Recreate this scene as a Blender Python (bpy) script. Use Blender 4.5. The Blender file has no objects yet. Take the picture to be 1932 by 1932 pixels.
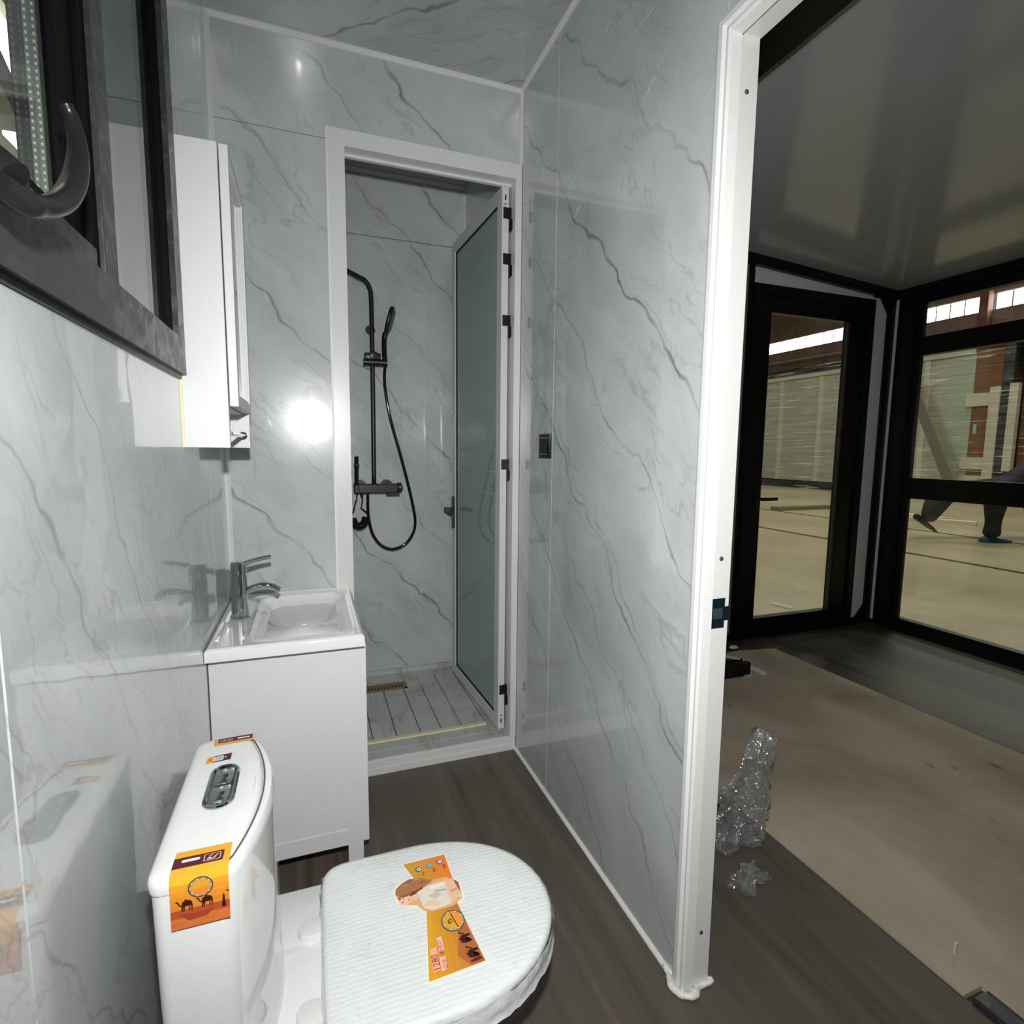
import bpy, bmesh, math, random
from mathutils import Vector, Matrix, noise as mnoise
random.seed(7)
scene = bpy.context.scene
C = scene.collection

# ------------------------------------------------------------------ camera
W, D, H, SB = 0.981, 1.837, 2.42, 2.60     # right wall x, partition y, ceiling z, shower back wall y
HJ = 2.139                                 # height of the horizontal panel joint
cam_d = bpy.data.cameras.new('camera'); cam = bpy.data.objects.new('camera', cam_d); C.objects.link(cam)
cam_d.sensor_width = 36; cam_d.lens = 36 * 1036.47 / 1932; cam_d.clip_start = 0.01; cam_d.clip_end = 200
yaw, pitch, roll = 0.353718, -0.111813, 0.010744
fw = Vector((math.sin(yaw) * math.cos(pitch), math.cos(yaw) * math.cos(pitch), math.sin(pitch)))
r0 = Vector((math.cos(yaw), -math.sin(yaw), 0)); u0 = r0.cross(fw)
rr = r0 * math.cos(roll) + u0 * math.sin(roll); uu = -r0 * math.sin(roll) + u0 * math.cos(roll)
m = Matrix((rr, uu, -fw)).transposed().to_4x4(); m.translation = Vector((0.2454, -0.0926, 1.1752))
cam.matrix_world = m
scene.camera = cam

# ------------------------------------------------------------------ world, lights, exposure
wd = bpy.data.worlds.new('world'); scene.world = wd; wd.use_nodes = True
wd.node_tree.nodes['Background'].inputs[0].default_value = (0.75, 0.8, 0.85, 1)
wd.node_tree.nodes['Background'].inputs[1].default_value = 0.3
scene.view_settings.view_transform = 'Standard'; scene.view_settings.look = 'None'
scene.view_settings.gamma = 1; scene.view_settings.use_curve_mapping = False
scene.view_settings.exposure = 0.0
scene.cycles.use_denoising = True
scene.cycles.max_bounces = 8; scene.cycles.diffuse_bounces = 4; scene.cycles.glossy_bounces = 5; scene.cycles.transparent_max_bounces = 14
scene.cycles.caustics_reflective = False; scene.cycles.caustics_refractive = False
scene.cycles.sample_clamp_indirect = 6.0

def lamp(name, kind, loc, power, color=(1, 1, 1), rot=None, **kw):
    d = bpy.data.lights.new(name, kind); d.energy = power; d.color = color
    for k, v in kw.items(): setattr(d, k, v)
    o = bpy.data.objects.new(name, d); C.objects.link(o); o.location = loc
    if rot: o.rotation_euler = rot
    return o
# the hand-held photo light, a little above the phone
fl = lamp('photo_light', 'SPOT', (0.262, -0.088, 1.355), 100, (1.0, 1.0, 0.985), shadow_soft_size=0.018, spot_size=math.radians(146), spot_blend=1.0)
fl.matrix_world = Matrix.Translation(fl.location) @ (fw + Vector((0.10, 0, -0.16))).to_track_quat('-Z', 'Y').to_matrix().to_4x4()
# high-bay lamps of the workshop hall
for hx, hy in ((9, 4), (9, 16), (17, 8), (-2.8, 8)):
    lamp('hall_lamp', 'AREA', (hx, hy, 10.6), 450, (1.0, 0.965, 0.87), shape='SQUARE', size=3.0)

# ------------------------------------------------------------------ node helpers
class N:
    def __init__(s, name):
        s.m = bpy.data.materials.new(name); s.m.use_nodes = True
        s.t = s.m.node_tree; s.t.nodes.clear()
        s.out = s.t.nodes.new('ShaderNodeOutputMaterial')
        s._pos = None
    def n(s, kind, **kw):
        x = s.t.nodes.new('ShaderNode' + kind)
        for k, v in kw.items(): setattr(x, k, v)
        return x
    def put(s, sock, v):
        if hasattr(v, 'is_output'): s.t.links.new(v, sock)
        elif isinstance(v, (tuple, list)): sock.default_value = tuple(v) + ((1,) if len(v) == 3 and len(sock.default_value) == 4 else ())
        else: sock.default_value = v
    def math(s, op, a, b=0.0, clamp=False):
        x = s.n('Math', operation=op, use_clamp=clamp); s.put(x.inputs[0], a); s.put(x.inputs[1], b); return x.outputs[0]
    def pos(s):
        if not s._pos: s._pos = s.n('NewGeometry').outputs['Position']
        return s._pos
    def obj(s): return s.n('TexCoord').outputs['Object']
    def dot(s, v, vec):
        x = s.n('VectorMath', operation='DOT_PRODUCT'); s.put(x.inputs[0], v); x.inputs[1].default_value = vec; return x.outputs['Value']
    def comb(s, a, b, c=0.0):
        x = s.n('CombineXYZ'); s.put(x.inputs[0], a); s.put(x.inputs[1], b); s.put(x.inputs[2], c); return x.outputs[0]
    def noise(s, vec, scale, detail=3.0, rough=0.5, dist=0.0):
        x = s.n('TexNoise'); s.put(x.inputs['Vector'], vec); x.inputs['Scale'].default_value = scale
        x.inputs['Detail'].default_value = detail; x.inputs['Roughness'].default_value = rough; x.inputs['Distortion'].default_value = dist
        return x.outputs['Fac']
    def maprange(s, v, a, b, c=0.0, d=1.0, kind='LINEAR'):
        x = s.n('MapRange', interpolation_type=kind); s.put(x.inputs[0], v)
        for i, q in enumerate((a, b, c, d)): s.put(x.inputs[1 + i], q)
        return x.outputs[0]
    def mix(s, f, a, b):
        x = s.n('Mix', data_type='RGBA'); s.put(x.inputs[0], f); s.put(x.inputs[6], a); s.put(x.inputs[7], b); return x.outputs[2]
    def scale(s, v, vec):
        x = s.n('VectorMath', operation='MULTIPLY'); s.put(x.inputs[0], v); x.inputs[1].default_value = vec; return x.outputs[0]
    def bump(s, h, strength=0.1, dist=0.01):
        x = s.n('Bump'); x.inputs['Strength'].default_value = strength; x.inputs['Distance'].default_value = dist; s.put(x.inputs['Height'], h); return x.outputs[0]
    def principled(s, color, rough=0.5, metal=0.0, spec=0.5, normal=None, coat=0.0, **kw):
        p = s.n('BsdfPrincipled'); s.put(p.inputs['Base Color'], color); s.put(p.inputs['Roughness'], rough); s.put(p.inputs['Metallic'], metal)
        s.put(p.inputs['Specular IOR Level'], spec); s.put(p.inputs['Coat Weight'], coat)
        if normal is not None: s.put(p.inputs['Normal'], normal)
        for k, v in kw.items(): s.put(p.inputs[k.replace('_', ' ')], v)
        s.t.links.new(p.outputs[0], s.out.inputs[0]); return p

def srgb(r, g, b):
    f = lambda c: (c / 255 / 12.92) if c <= 10 else ((c / 255 + 0.055) / 1.055) ** 2.4
    return (f(r), f(g), f(b))
_pc = {}
def plain(name, color, rough=0.4, metal=0.0, spec=0.5, coat=0.0, grain=0.0, gscale=60):
    if name in _pc: return _pc[name]
    k = N(name); nz = k.noise(k.obj(), gscale, 3)
    c = k.mix(k.maprange(nz, 0.3, 0.7), tuple(x * 0.985 for x in color), tuple(min(1, x * 1.01) for x in color))
    k.principled(c, rough, metal, spec, k.bump(nz, grain, 0.002) if grain else None, coat)
    _pc[name] = k.m; return k.m

def marble(name, S, T, veins, smear=0.0, bright=1.0, smear_box=None, vert=False):
    k = N(name); p = k.pos(); s = k.dot(p, S); t = k.dot(p, T)
    st = k.comb(s, t, 0.37)
    w = k.math('MULTIPLY', k.math('SUBTRACT', k.noise(st, 2.6, 2), 0.5), 0.22)
    w = k.math('ADD', w, k.math('MULTIPLY', k.math('SUBTRACT', k.noise(st, 9, 2, 0.5), 0.5), 0.06))
    w = k.math('ADD', w, k.math('MULTIPLY', k.math('SUBTRACT', k.noise(st, 45, 2), 0.5), 0.006))
    s2 = k.math('ADD', s, w)
    mod = k.maprange(k.noise(k.comb(k.math('MULTIPLY', s, 2.0), k.math('MULTIPLY', t, 5.0)), 1.0, 2), 0.30, 0.62, 0.12, 1.0)
    acc = 0.0
    for c, wd_, stg in veins:
        d = k.math('ABSOLUTE', k.math('SUBTRACT', s2, c))
        v = k.math('MULTIPLY', k.maprange(d, 0.0, wd_, 1.0, 0.0, 'SMOOTHSTEP'), stg)
        acc = k.math('MAXIMUM', acc, v)
    acc = k.math('MULTIPLY', acc, mod)
    # faint hairline clusters running the same way
    q = k.comb(k.math('MULTIPLY', s2, 5.2), k.math('MULTIPLY', t, 1.3), 4.1)
    n1 = k.noise(q, 1.0, 4, 0.55, 0.35)
    hair = k.maprange(k.math('ABSOLUTE', k.math('SUBTRACT', n1, 0.5)), 0.0, 0.016, 1.0, 0.0, 'SMOOTHSTEP')
    gate = k.maprange(k.noise(k.comb(k.math('MULTIPLY', s, 1.6), k.math('MULTIPLY', t, 1.1), 9.0), 1.6, 2), 0.38, 0.58)
    hair = k.math('MULTIPLY', k.math('MULTIPLY', hair, gate), 0.42)
    n3 = k.noise(k.comb(k.math('MULTIPLY', s2, 9.0), k.math('MULTIPLY', t, 2.6), 2.2), 1.0, 4, 0.6, 0.5)
    hair2 = k.math('MULTIPLY', k.math('MULTIPLY', k.maprange(k.math('ABSOLUTE', k.math('SUBTRACT', n3, 0.52)), 0.0, 0.012, 1.0, 0.0), gate), 0.25)
    cl = k.noise(k.comb(k.math('MULTIPLY', s2, 3.0), k.math('MULTIPLY', t, 1.5), 1.3), 1.1, 6, 0.55)
    lo = tuple(c * bright for c in srgb(172, 178, 179)); hi = tuple(c * bright for c in srgb(199, 204, 204))
    base = k.mix(k.maprange(cl, 0.30, 0.68), lo, hi)
    base = k.mix(hair, base, tuple(c * bright for c in srgb(146, 145, 143)))
    base = k.mix(hair2, base, tuple(c * bright for c in srgb(166, 154, 146)))
    base = k.mix(acc, base, tuple(c * bright for c in srgb(114, 113, 111)))
    rough = 0.22
    if smear:   # residue of the protective film: whitish scuffs
        ang = k.comb(k.math('MULTIPLY', s, 7.0), k.math('MULTIPLY', t, 46.0), 0.7)
        if vert: ang = k.scale(p, (1, 95, 13))
        sm = k.maprange(k.noise(ang, 1.0, 3, 0.6, 0.6), 0.58 if vert else 0.62, 0.70)
        gt = k.maprange(k.noise(st, 3.1, 1), 0.50, 0.62)
        sm = k.math('MULTIPLY', k.math('MULTIPLY', sm, gt), smear)
        if smear_box:
            for vec, a, b in smear_box: sm = k.math('MULTIPLY', sm, k.maprange(k.dot(p, vec), a, b))
        base = k.mix(sm, base, srgb(232, 236, 236))
        rough = k.math('ADD', k.math('MULTIPLY', sm, 0.25), 0.22)
    rip = k.noise(k.comb(k.math('MULTIPLY', s, 1.0), k.math('MULTIPLY', t, 1.0), 5.0), 7.0, 1)
    k.principled(base, rough, 0, 0.30, k.bump(rip, 0.016, 0.02), 0.80, Coat_Roughness=0.032, Coat_IOR=1.75, Coat_Normal=k.bump(rip, 0.03, 0.02))
    return k.m

q = 0.7071
M_RIGHT = marble('marble_panel_right', (0, -1.03, 1), (0, 1, 1.03), [(0.42, .012, .95), (-.34, .011, .75), (.83, .010, .7), (.06, .008, .6), (-.30, .006, .5), (-.77, .009, .7), (1.2, .01, .6), (-.55, .006, .5), (-1.15, .009, .6)], 0.5, 1.0, [((0, 0, 1), 1.45, 1.75)])
M_FAR = marble('marble_panel_far', (1.05, 0, 1), (-1, 0, 1.05), [(2.93, .011, .85), (2.64, .009, .5), (1.78, .011, .7), (1.04, .010, .75), (1.42, .007, .45), (2.2, .008, .5)])
M_SHOW = marble('marble_panel_shower', (1.05, 0, 1), (-1, 0, 1.05), [(3.20, .012, .8), (2.88, .010, .7), (2.06, .012, .8), (1.25, .012, .9), (.8, .010, .7), (2.45, .008, .5), (1.62, .008, .5)], 0.0, 1.16)
M_LEFT = marble('marble_panel_left', (0, 1.5, 1), (0, -1, 1.5), [(2.25, .010, .6), (1.95, .008, .5), (2.72, .009, .5), (1.45, .008, .5), (3.2, .01, .6), (3.9, .01, .6)], 0.8, 1.0, [((0, 1, 0), 0.75, 1.0), ((0, 0, 1), 0.62, 0.8), ((0, 0, -1), -1.25, -1.1)], True)
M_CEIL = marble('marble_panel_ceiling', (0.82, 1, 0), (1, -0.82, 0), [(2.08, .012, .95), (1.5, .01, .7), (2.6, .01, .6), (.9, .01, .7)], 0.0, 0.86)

WHITE = plain('white_plastic', (0.70, 0.70, 0.69), 0.3)
GLOSSW = plain('white_lacquer', (0.67, 0.675, 0.68), 0.42)
CERAM = plain('white_ceramic', (0.76, 0.77, 0.76), 0.06, coat=0.6)
CAULK = plain('white_sealant', (0.78, 0.78, 0.74), 0.45, grain=0.3, gscale=120)
CREAM = plain('cream_sealant', srgb(226, 214, 180), 0.5, grain=0.4, gscale=150)
BACK = plain('grey_backing', (0.06, 0.06, 0.06), 0.7)
BLACK = plain('black_powder_coat', (0.005, 0.005, 0.006), 0.35, spec=0.25, grain=0.1)
MATTEBLK = plain('matte_black_metal', (0.014, 0.014, 0.016), 0.34)
HINGEB = plain('black_hinge', (0.004, 0.004, 0.004), 0.4)
GLOSSBLK = plain('gloss_black_plastic', (0.006, 0.007, 0.007), 0.08)
def dusty():
    k = N('anthracite_aluminium'); p = k.pos(); n1 = k.noise(p, 26, 5, 0.65, 0.6); n2 = k.noise(p, 300, 2)
    c = k.mix(k.maprange(n1, 0.52, 0.75, 0.0, 0.6), (0.034, 0.034, 0.036), (0.095, 0.095, 0.095))
    k.principled(c, k.maprange(n1, 0.4, 0.7, 0.28, 0.5), 0, 0.4, k.bump(n2, 0.12, 0.001)); return k.m
FRAMEG = dusty()
RUBBER = plain('black_rubber', (0.004, 0.004, 0.005), 0.6, spec=0.08)
CHROME = plain('chrome', (0.52, 0.54, 0.54), 0.05, 1.0)
STEEL = plain('zinc_steel', (0.30, 0.34, 0.36), 0.3, 0.9)
DKSTEEL = plain('dark_strike_steel', (0.012, 0.03, 0.045), 0.3, 0.6)
ALUW = plain('white_aluminium', (0.66, 0.66, 0.655), 0.32)
GREYW = plain('pale_grey_panel', (0.70, 0.745, 0.76), 0.3)
SPACER = plain('aluminium_spacer', (0.55, 0.6, 0.58), 0.3, 0.8)
BRONZE = plain('tarnished_brass', srgb(150, 122, 88), 0.45, 0.25, grain=0.4)
MIRROR = plain('mirror_glass', (0.86, 0.88, 0.88), 0.02, 1.0)

def glass(name, tint, refl=0.10, rough=0.0, body=0.0, bodycol=(0.2, 0.3, 0.26)):
    k = N(name)
    tr = k.n('BsdfTransparent'); tr.inputs[0].default_value = (*tint, 1)
    gl = k.n('BsdfGlossy'); gl.inputs['Roughness'].default_value = rough
    nz = k.noise(k.pos(), 2.0, 1)
    fr = k.n('LayerWeight'); fr.inputs['Blend'].default_value = 0.5
    sch = k.math('ADD', k.math('MULTIPLY', k.math('POWER', fr.outputs['Facing'], 5.0), 0.94), 0.06)   # Schlick, same from both sides
    f = k.math('MULTIPLY', k.math('MULTIPLY', sch, refl), k.maprange(nz, 0, 1, 0.97, 1.03), True)
    base = tr.outputs[0]
    if body:
        df = k.n('BsdfDiffuse'); df.inputs[0].default_value = (*bodycol, 1)
        mx = k.n('MixShader'); mx.inputs[0].default_value = body
        k.t.links.new(tr.outputs[0], mx.inputs[1]); k.t.links.new(df.outputs[0], mx.inputs[2]); base = mx.outputs[0]
    ms = k.n('MixShader'); k.put(ms.inputs[0], f); k.t.links.new(base, ms.inputs[1]); k.t.links.new(gl.outputs[0], ms.inputs[2])
    k.t.links.new(ms.outputs[0], k.out.inputs[0]); return k.m
GLASS = glass('window_glass', (0.965, 0.975, 0.96), 0.8)
GLASS_L = glass('double_glazing', (0.80, 0.86, 0.83), 1.0)
GLASS_G = glass('frosted_green_glass', (0.50, 0.66, 0.58), 0.9, 0.02, 0.84, (0.36, 0.475, 0.415))
GLASS_S = glass('clear_glass_stripe', (0.8, 0.9, 0.86), 0.25, 0.02, 0.75, (0.5, 0.6, 0.55))

def wood_floor(name, a, b, c):
    k = N(name); p = k.pos()
    g = k.noise(k.scale(p, (22, 1.1, 1)), 1.0, 5, 0.6)
    big = k.noise(k.scale(p, (4.5, 0.9, 1)), 1.0, 3, 0.5, 0.4)
    col = k.mix(k.maprange(g, 0.32, 0.68), a, b); col = k.mix(k.math('MULTIPLY', k.maprange(big, 0.40, 0.66), 0.75), col, c)
    fine = k.noise(k.scale(p, (90, 4, 1)), 1.0, 3)
    k.principled(col, k.maprange(g, 0.3, 0.7, 0.36, 0.52), 0, 0.4, k.bump(fine, 0.12, 0.002)); return k.m
M_FLOOR = wood_floor('dark_oak_vinyl', srgb(76, 67, 61), srgb(110, 99, 89), srgb(84, 82, 71))
M_WINGF = wood_floor('dark_vinyl_wing', srgb(44, 42, 36), srgb(66, 63, 54), srgb(80, 77, 66))
def board_mat():
    k = N('raw_floor_board'); p = k.pos()
    g = k.noise(k.scale(p, (7, 1.6, 1)), 1.0, 5, 0.6); b = k.noise(p, 1.7, 4, 0.6, 0.5)
    col = k.mix(k.maprange(g, 0.3, 0.7), srgb(182, 168, 147), srgb(202, 188, 166)); col = k.mix(k.math('MULTIPLY', k.maprange(b, 0.42, 0.7), 0.8), col, srgb(150, 139, 120))
    v = k.n('TexVoronoi', feature='F1'); k.put(v.inputs['Vector'], k.scale(p, (9, 5.5, 1))); v.inputs['Scale'].default_value = 1.0
    spot = k.math('MULTIPLY', k.maprange(v.outputs['Distance'], 0.05, 0.16, 1.0, 0.0), k.maprange(k.noise(p, 2.6, 1), 0.46, 0.54))
    col = k.mix(k.math('MULTIPLY', spot, 0.7), col, srgb(70, 63, 54))
    k.principled(col, 0.6, 0, 0.3, k.bump(g, 0.1, 0.003)); return k.m
M_BOARD = board_mat()
def concrete():
    k = N('hall_concrete'); p = k.pos()
    a = k.noise(p, 0.45, 5, 0.6, 0.3); b = k.noise(p, 6, 4, 0.6)
    col = k.mix(k.maprange(a, 0.3, 0.7), srgb(168, 156, 126), srgb(204, 193, 160)); col = k.mix(k.math('MULTIPLY', k.maprange(b, 0.45, 0.75), 0.35), col, srgb(158, 146, 118))
    k.principled(col, 0.38, 0, 0.4, k.bump(b, 0.05, 0.01)); return k.m
M_CONC = concrete()
def rust_wall():
    k = N('rust_brown_wall'); p = k.pos(); a = k.noise(p, 0.9, 6, 0.65, 0.4)
    k.principled(k.mix(k.maprange(a, 0.3, 0.7), srgb(140, 112, 96), srgb(186, 162, 146)), 0.7); return k.m
M_RUST = rust_wall()
def film_wrap(name, c1, c2):
    k = N(name); p = k.pos(); n1 = k.noise(k.scale(p, (1, 0.5, 9)), 1.0, 4, 0.6); n2 = k.noise(k.scale(p, (1, 0.55, 16)), 1.0, 3, 0.6, 0.4)
    col = k.mix(k.maprange(n1, 0.35, 0.65), c1, c2); col = k.mix(k.maprange(n2, 0.60, 0.66), col, srgb(250, 248, 238))  # glints of the stretch film painted into the colour as near-white streaks
    k.principled(col, 0.25, 0, 0.5, k.bump(n2, 0.3, 0.05)); return k.m
M_WRAP = film_wrap('film_wrapped_pale_panel', srgb(176, 178, 164), srgb(198, 200, 186))
M_WRAPG = film_wrap('film_wrapped_green_panel', srgb(172, 184, 168), srgb(188, 200, 182))
M_WRAPW = film_wrap('film_wrapped_white_trim', srgb(206, 203, 186), srgb(222, 220, 206))
M_WRAPB = film_wrap('film_wrapped_brown_panel', srgb(118, 84, 60), srgb(140, 102, 76))
M_WRAPK = film_wrap('film_wrapped_dark_profile', srgb(32, 36, 40), srgb(96, 102, 104))
def emissive(name, col, st):
    k = N(name); e = k.n('Emission'); nz = k.noise(k.pos(), 0.8, 1)
    k.put(e.inputs[0], k.mix(nz, col, tuple(min(1, c * 1.03) for c in col))); e.inputs[1].default_value = st; k.t.links.new(e.outputs[0], k.out.inputs[0]); return k.m
M_SKYP = emissive('daylight_pane', (1.0, 0.98, 0.95), 9.0)

def clear_film():
    k = N('clear_plastic_film'); p = k.obj()
    n1 = k.noise(p, 14, 4, 0.6, 0.8); n2 = k.noise(p, 38, 3, 0.6)
    nor = k.bump(k.math('ADD', n1, k.math('MULTIPLY', n2, 0.35)), 0.6, 0.03)
    tr = k.n('BsdfTransparent'); tr.inputs[0].default_value = (0.96, 0.97, 0.97, 1)
    gl = k.n('BsdfGlossy'); gl.inputs['Roughness'].default_value = 0.14; k.put(gl.inputs['Normal'], nor); gl.inputs[0].default_value = (0.95, 0.97, 0.97, 1)
    df = k.n('BsdfDiffuse'); df.inputs[0].default_value = (0.5, 0.53, 0.53, 1)
    m1 = k.n('MixShader'); k.put(m1.inputs[0], k.maprange(n1, 0.35, 0.75, 0.06, 0.34)); k.t.links.new(tr.outputs[0], m1.inputs[1]); k.t.links.new(df.outputs[0], m1.inputs[2])
    lw = k.n('LayerWeight'); lw.inputs['Blend'].default_value = 0.5; k.put(lw.inputs['Normal'], nor)
    m2 = k.n('MixShader'); k.put(m2.inputs[0], k.math('ADD', k.math('MULTIPLY', k.math('POWER', lw.outputs['Facing'], 2.5), 0.65), 0.10)); k.t.links.new(m1.outputs[0], m2.inputs[1]); k.t.links.new(gl.outputs[0], m2.inputs[2])
    k.t.links.new(m2.outputs[0], k.out.inputs[0]); return k.m
M_FILM = clear_film()
def lid_wrap():
    k = N('film_wrapped_lid'); p = k.obj()
    st = k.n('TexWave', wave_type='BANDS', bands_direction='Y', wave_profile='SIN'); k.put(st.inputs['Vector'], p)
    st.inputs['Scale'].default_value = 36; st.inputs['Distortion'].default_value = 2.2; st.inputs['Detail'].default_value = 2
    n1 = k.noise(p, 34, 4, 0.65, 0.6); n2 = k.noise(p, 9, 3, 0.6, 0.8)
    c = k.mix(k.math('MULTIPLY', st.outputs['Fac'], k.maprange(n2, 0.35, 0.6)), srgb(229, 232, 230), srgb(219, 223, 222))
    c = k.mix(k.maprange(n1, 0.60, 0.74, 0.0, 0.45), c, srgb(192, 196, 196))
    h = k.math('ADD', k.math('MULTIPLY', st.outputs['Fac'], 0.12), k.math('ADD', n1, n2))
    k.principled(c, 0.22, 0, 0.5, k.bump(h, 0.30, 0.006), 0.4); return k.m
M_LIDWRAP = lid_wrap()

# ------------------------------------------------------------------ mesh helpers
def obj(name, bm, mat, parent=None, smooth=False, angle=None):
    me = bpy.data.meshes.new(name); bmesh.ops.recalc_face_normals(bm, faces=bm.faces); bm.to_mesh(me); bm.free()
    for mm in (mat if isinstance(mat, (list, tuple)) else [mat]): me.materials.append(mm)
    if smooth:
        for p in me.polygons: p.use_smooth = True
        if angle:
            try: me.set_sharp_from_angle(angle=math.radians(angle))
            except Exception: pass
    o = bpy.data.objects.new(name, me); C.objects.link(o)
    if parent: o.parent = parent
    return o
def empty(name, loc=(0, 0, 0)):
    o = bpy.data.objects.new(name, None); C.objects.link(o); o.empty_display_size = 0.05
    o['origin'] = [float(v) for v in loc]
    return o
def settle():
    """move each Empty to its thing's base without moving the parts"""
    for o in list(C.objects):
        if o.type == 'EMPTY' and 'origin' in o:
            v = Vector(o['origin']); del o['origin']; o.location = v
            for c in o.children: c.matrix_parent_inverse = Matrix.Translation(-v)
def tag(o, label, cat, group=None, kind=None):
    o['label'] = label; o['category'] = cat
    if group: o['group'] = group
    if kind: o['kind'] = kind
    return o
def box(bm, x0, x1, y0, y1, z0, z1, bev=0.0, seg=2):
    r = bmesh.ops.create_cube(bm, size=1.0); vs = r['verts']
    for v in vs: v.co = Vector(((x0 + x1) / 2 + v.co.x * (x1 - x0), (y0 + y1) / 2 + v.co.y * (y1 - y0), (z0 + z1) / 2 + v.co.z * (z1 - z0)))
    if bev: bmesh.ops.bevel(bm, geom=list({e for v in vs for e in v.link_edges}), offset=bev, segments=seg, profile=0.5, affect='EDGES')
    return bm
def bx(*a, **k): return box(bmesh.new(), *a, **k)
def prism(bm, poly, axis, a, b):
    """extrude a 2-D polygon along axis (0,1,2) from a to b"""
    def P(u, v, w):
        return {0: (w, u, v), 1: (u, w, v), 2: (u, v, w)}[axis]
    A = [bm.verts.new(P(u, v, a)) for u, v in poly]; B = [bm.verts.new(P(u, v, b)) for u, v in poly]
    bm.faces.new(A); bm.faces.new(B[::-1]); n = len(poly)
    for i in range(n): bm.faces.new((A[i], A[(i + 1) % n], B[(i + 1) % n], B[i]))
    return bm
def smoothpath(pts, n=8):
    P = [Vector(p) for p in pts]; P = [P[0] * 2 - P[1]] + P + [P[-1] * 2 - P[-2]]; out = []
    for i in range(1, len(P) - 2):
        for k in range(n):
            t = k / n; a, b, c, d = P[i - 1:i + 3]
            out.append(0.5 * ((2 * b) + (c - a) * t + (2 * a - 5 * b + 4 * c - d) * t * t + (3 * b - a - 3 * c + d) * t ** 3))
    out.append(P[-2]); return out
def tube(bm, path, rad, seg=12, flat=1.0, cap=True):
    P = [Vector(p) for p in path]; n = len(P)
    R = rad if isinstance(rad, (list, tuple)) else [rad] * n
    if len(R) != n: R = [R[0] + (R[-1] - R[0]) * i / (n - 1) for i in range(n)] if len(R) == 2 else [R[min(len(R) - 1, int(i * len(R) / n))] for i in range(n)]
    up = Vector((0, 0, 1)); prev = None; rings = []
    for i in range(n):
        t = (P[min(i + 1, n - 1)] - P[max(i - 1, 0)]).normalized()
        if prev is None: a = t.cross(up) if abs(t.dot(up)) < 0.95 else t.cross(Vector((0, 1, 0)))
        else: a = prev - t * prev.dot(t)
        a.normalize(); prev = a; b = t.cross(a)
        rings.append([bm.verts.new(P[i] + a * (R[i] * math.cos(2 * math.pi * k / seg)) + b * (R[i] * flat * math.sin(2 * math.pi * k / seg))) for k in range(seg)])
    for i in range(n - 1):
        for k in range(seg): bm.faces.new((rings[i][k], rings[i][(k + 1) % seg], rings[i + 1][(k + 1) % seg], rings[i + 1][k]))
    if cap: bm.faces.new(rings[0][::-1]); bm.faces.new(rings[-1])
    return bm
def cyl(bm, p0, p1, r, seg=20): return tube(bm, [p0, p1], r, seg)
def loft(bm, rings, cap=True):
    R = [[bm.verts.new(p) for p in ring] for ring in rings]; n = len(R[0])
    for i in range(len(R) - 1):
        for k in range(n): bm.faces.new((R[i][k], R[i][(k + 1) % n], R[i + 1][(k + 1) % n], R[i + 1][k]))
    if cap: bm.faces.new(R[0][::-1]); bm.faces.new(R[-1])
    return bm
def struct(name, bm, mat, label, cat, **k):
    return tag(obj(name, bm, mat, **k), label, cat, kind='structure')
G25 = 0.0013      # half a panel joint

# ------------------------------------------------------------------ bathroom shell
fl_o = struct('floor', bx(-0.06, 1.553, -0.62, 2.60, -0.05, 0.0), M_FLOOR, 'dark brown wood-look vinyl floor of the bathroom and passage', 'floor')
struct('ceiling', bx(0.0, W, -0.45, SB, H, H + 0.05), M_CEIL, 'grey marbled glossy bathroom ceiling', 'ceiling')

# left wall with the window hole
WY0, WY1, WZ0, WZ1 = 0.30, 1.224, 1.322, 2.09
bm = bmesh.new(); bx_ = (-0.066, -0.006)
box(bm, *bx_, -0.45, WY0, 0, H); box(bm, *bx_, WY1 - 0.01, SB, 0, H); box(bm, *bx_, WY0, WY1 - 0.01, 0, WZ0 + 0.01); box(bm, *bx_, WY0, WY1 - 0.01, WZ1 - 0.01, H)
wl = struct('wall_left', bm, BACK, 'grey marbled panel wall with the dark framed window', 'wall')
def panel(parent, mat, x0, x1, y0, y1, z0, z1):
    return obj('panel', bx(x0, x1, y0, y1, z0, z1, bev=0.0008, seg=1), mat, parent)
e = WY0 + 0.02; f_ = WY1 - 0.02
for (y0, y1, z0, z1) in ((-0.45, 0.468, 0.0, WZ0 + 0.02), (0.468, 1.54, 0.0, WZ0 + 0.02), (1.54, D + 0.02, 0.0, HJ), (-0.45, e, WZ0 + 0.02, HJ), (f_, 1.54, WZ0 + 0.02, HJ), (e, f_, WZ1 - 0.02, HJ), (-0.45, 1.54, HJ, H), (1.54, D + 0.02, HJ, H)):
    s = 0 if (z1 == WZ0 + 0.02) else G25
    panel(wl, M_LEFT, -0.006, 0.0, y0 + G25, y1 - G25, z0 + (0 if z0 == WZ0 + 0.02 else G25), z1 - s)
panel(wl, M_SHOW, -0.006, 0.0, D + 0.06, SB, 0.0, H)

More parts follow.
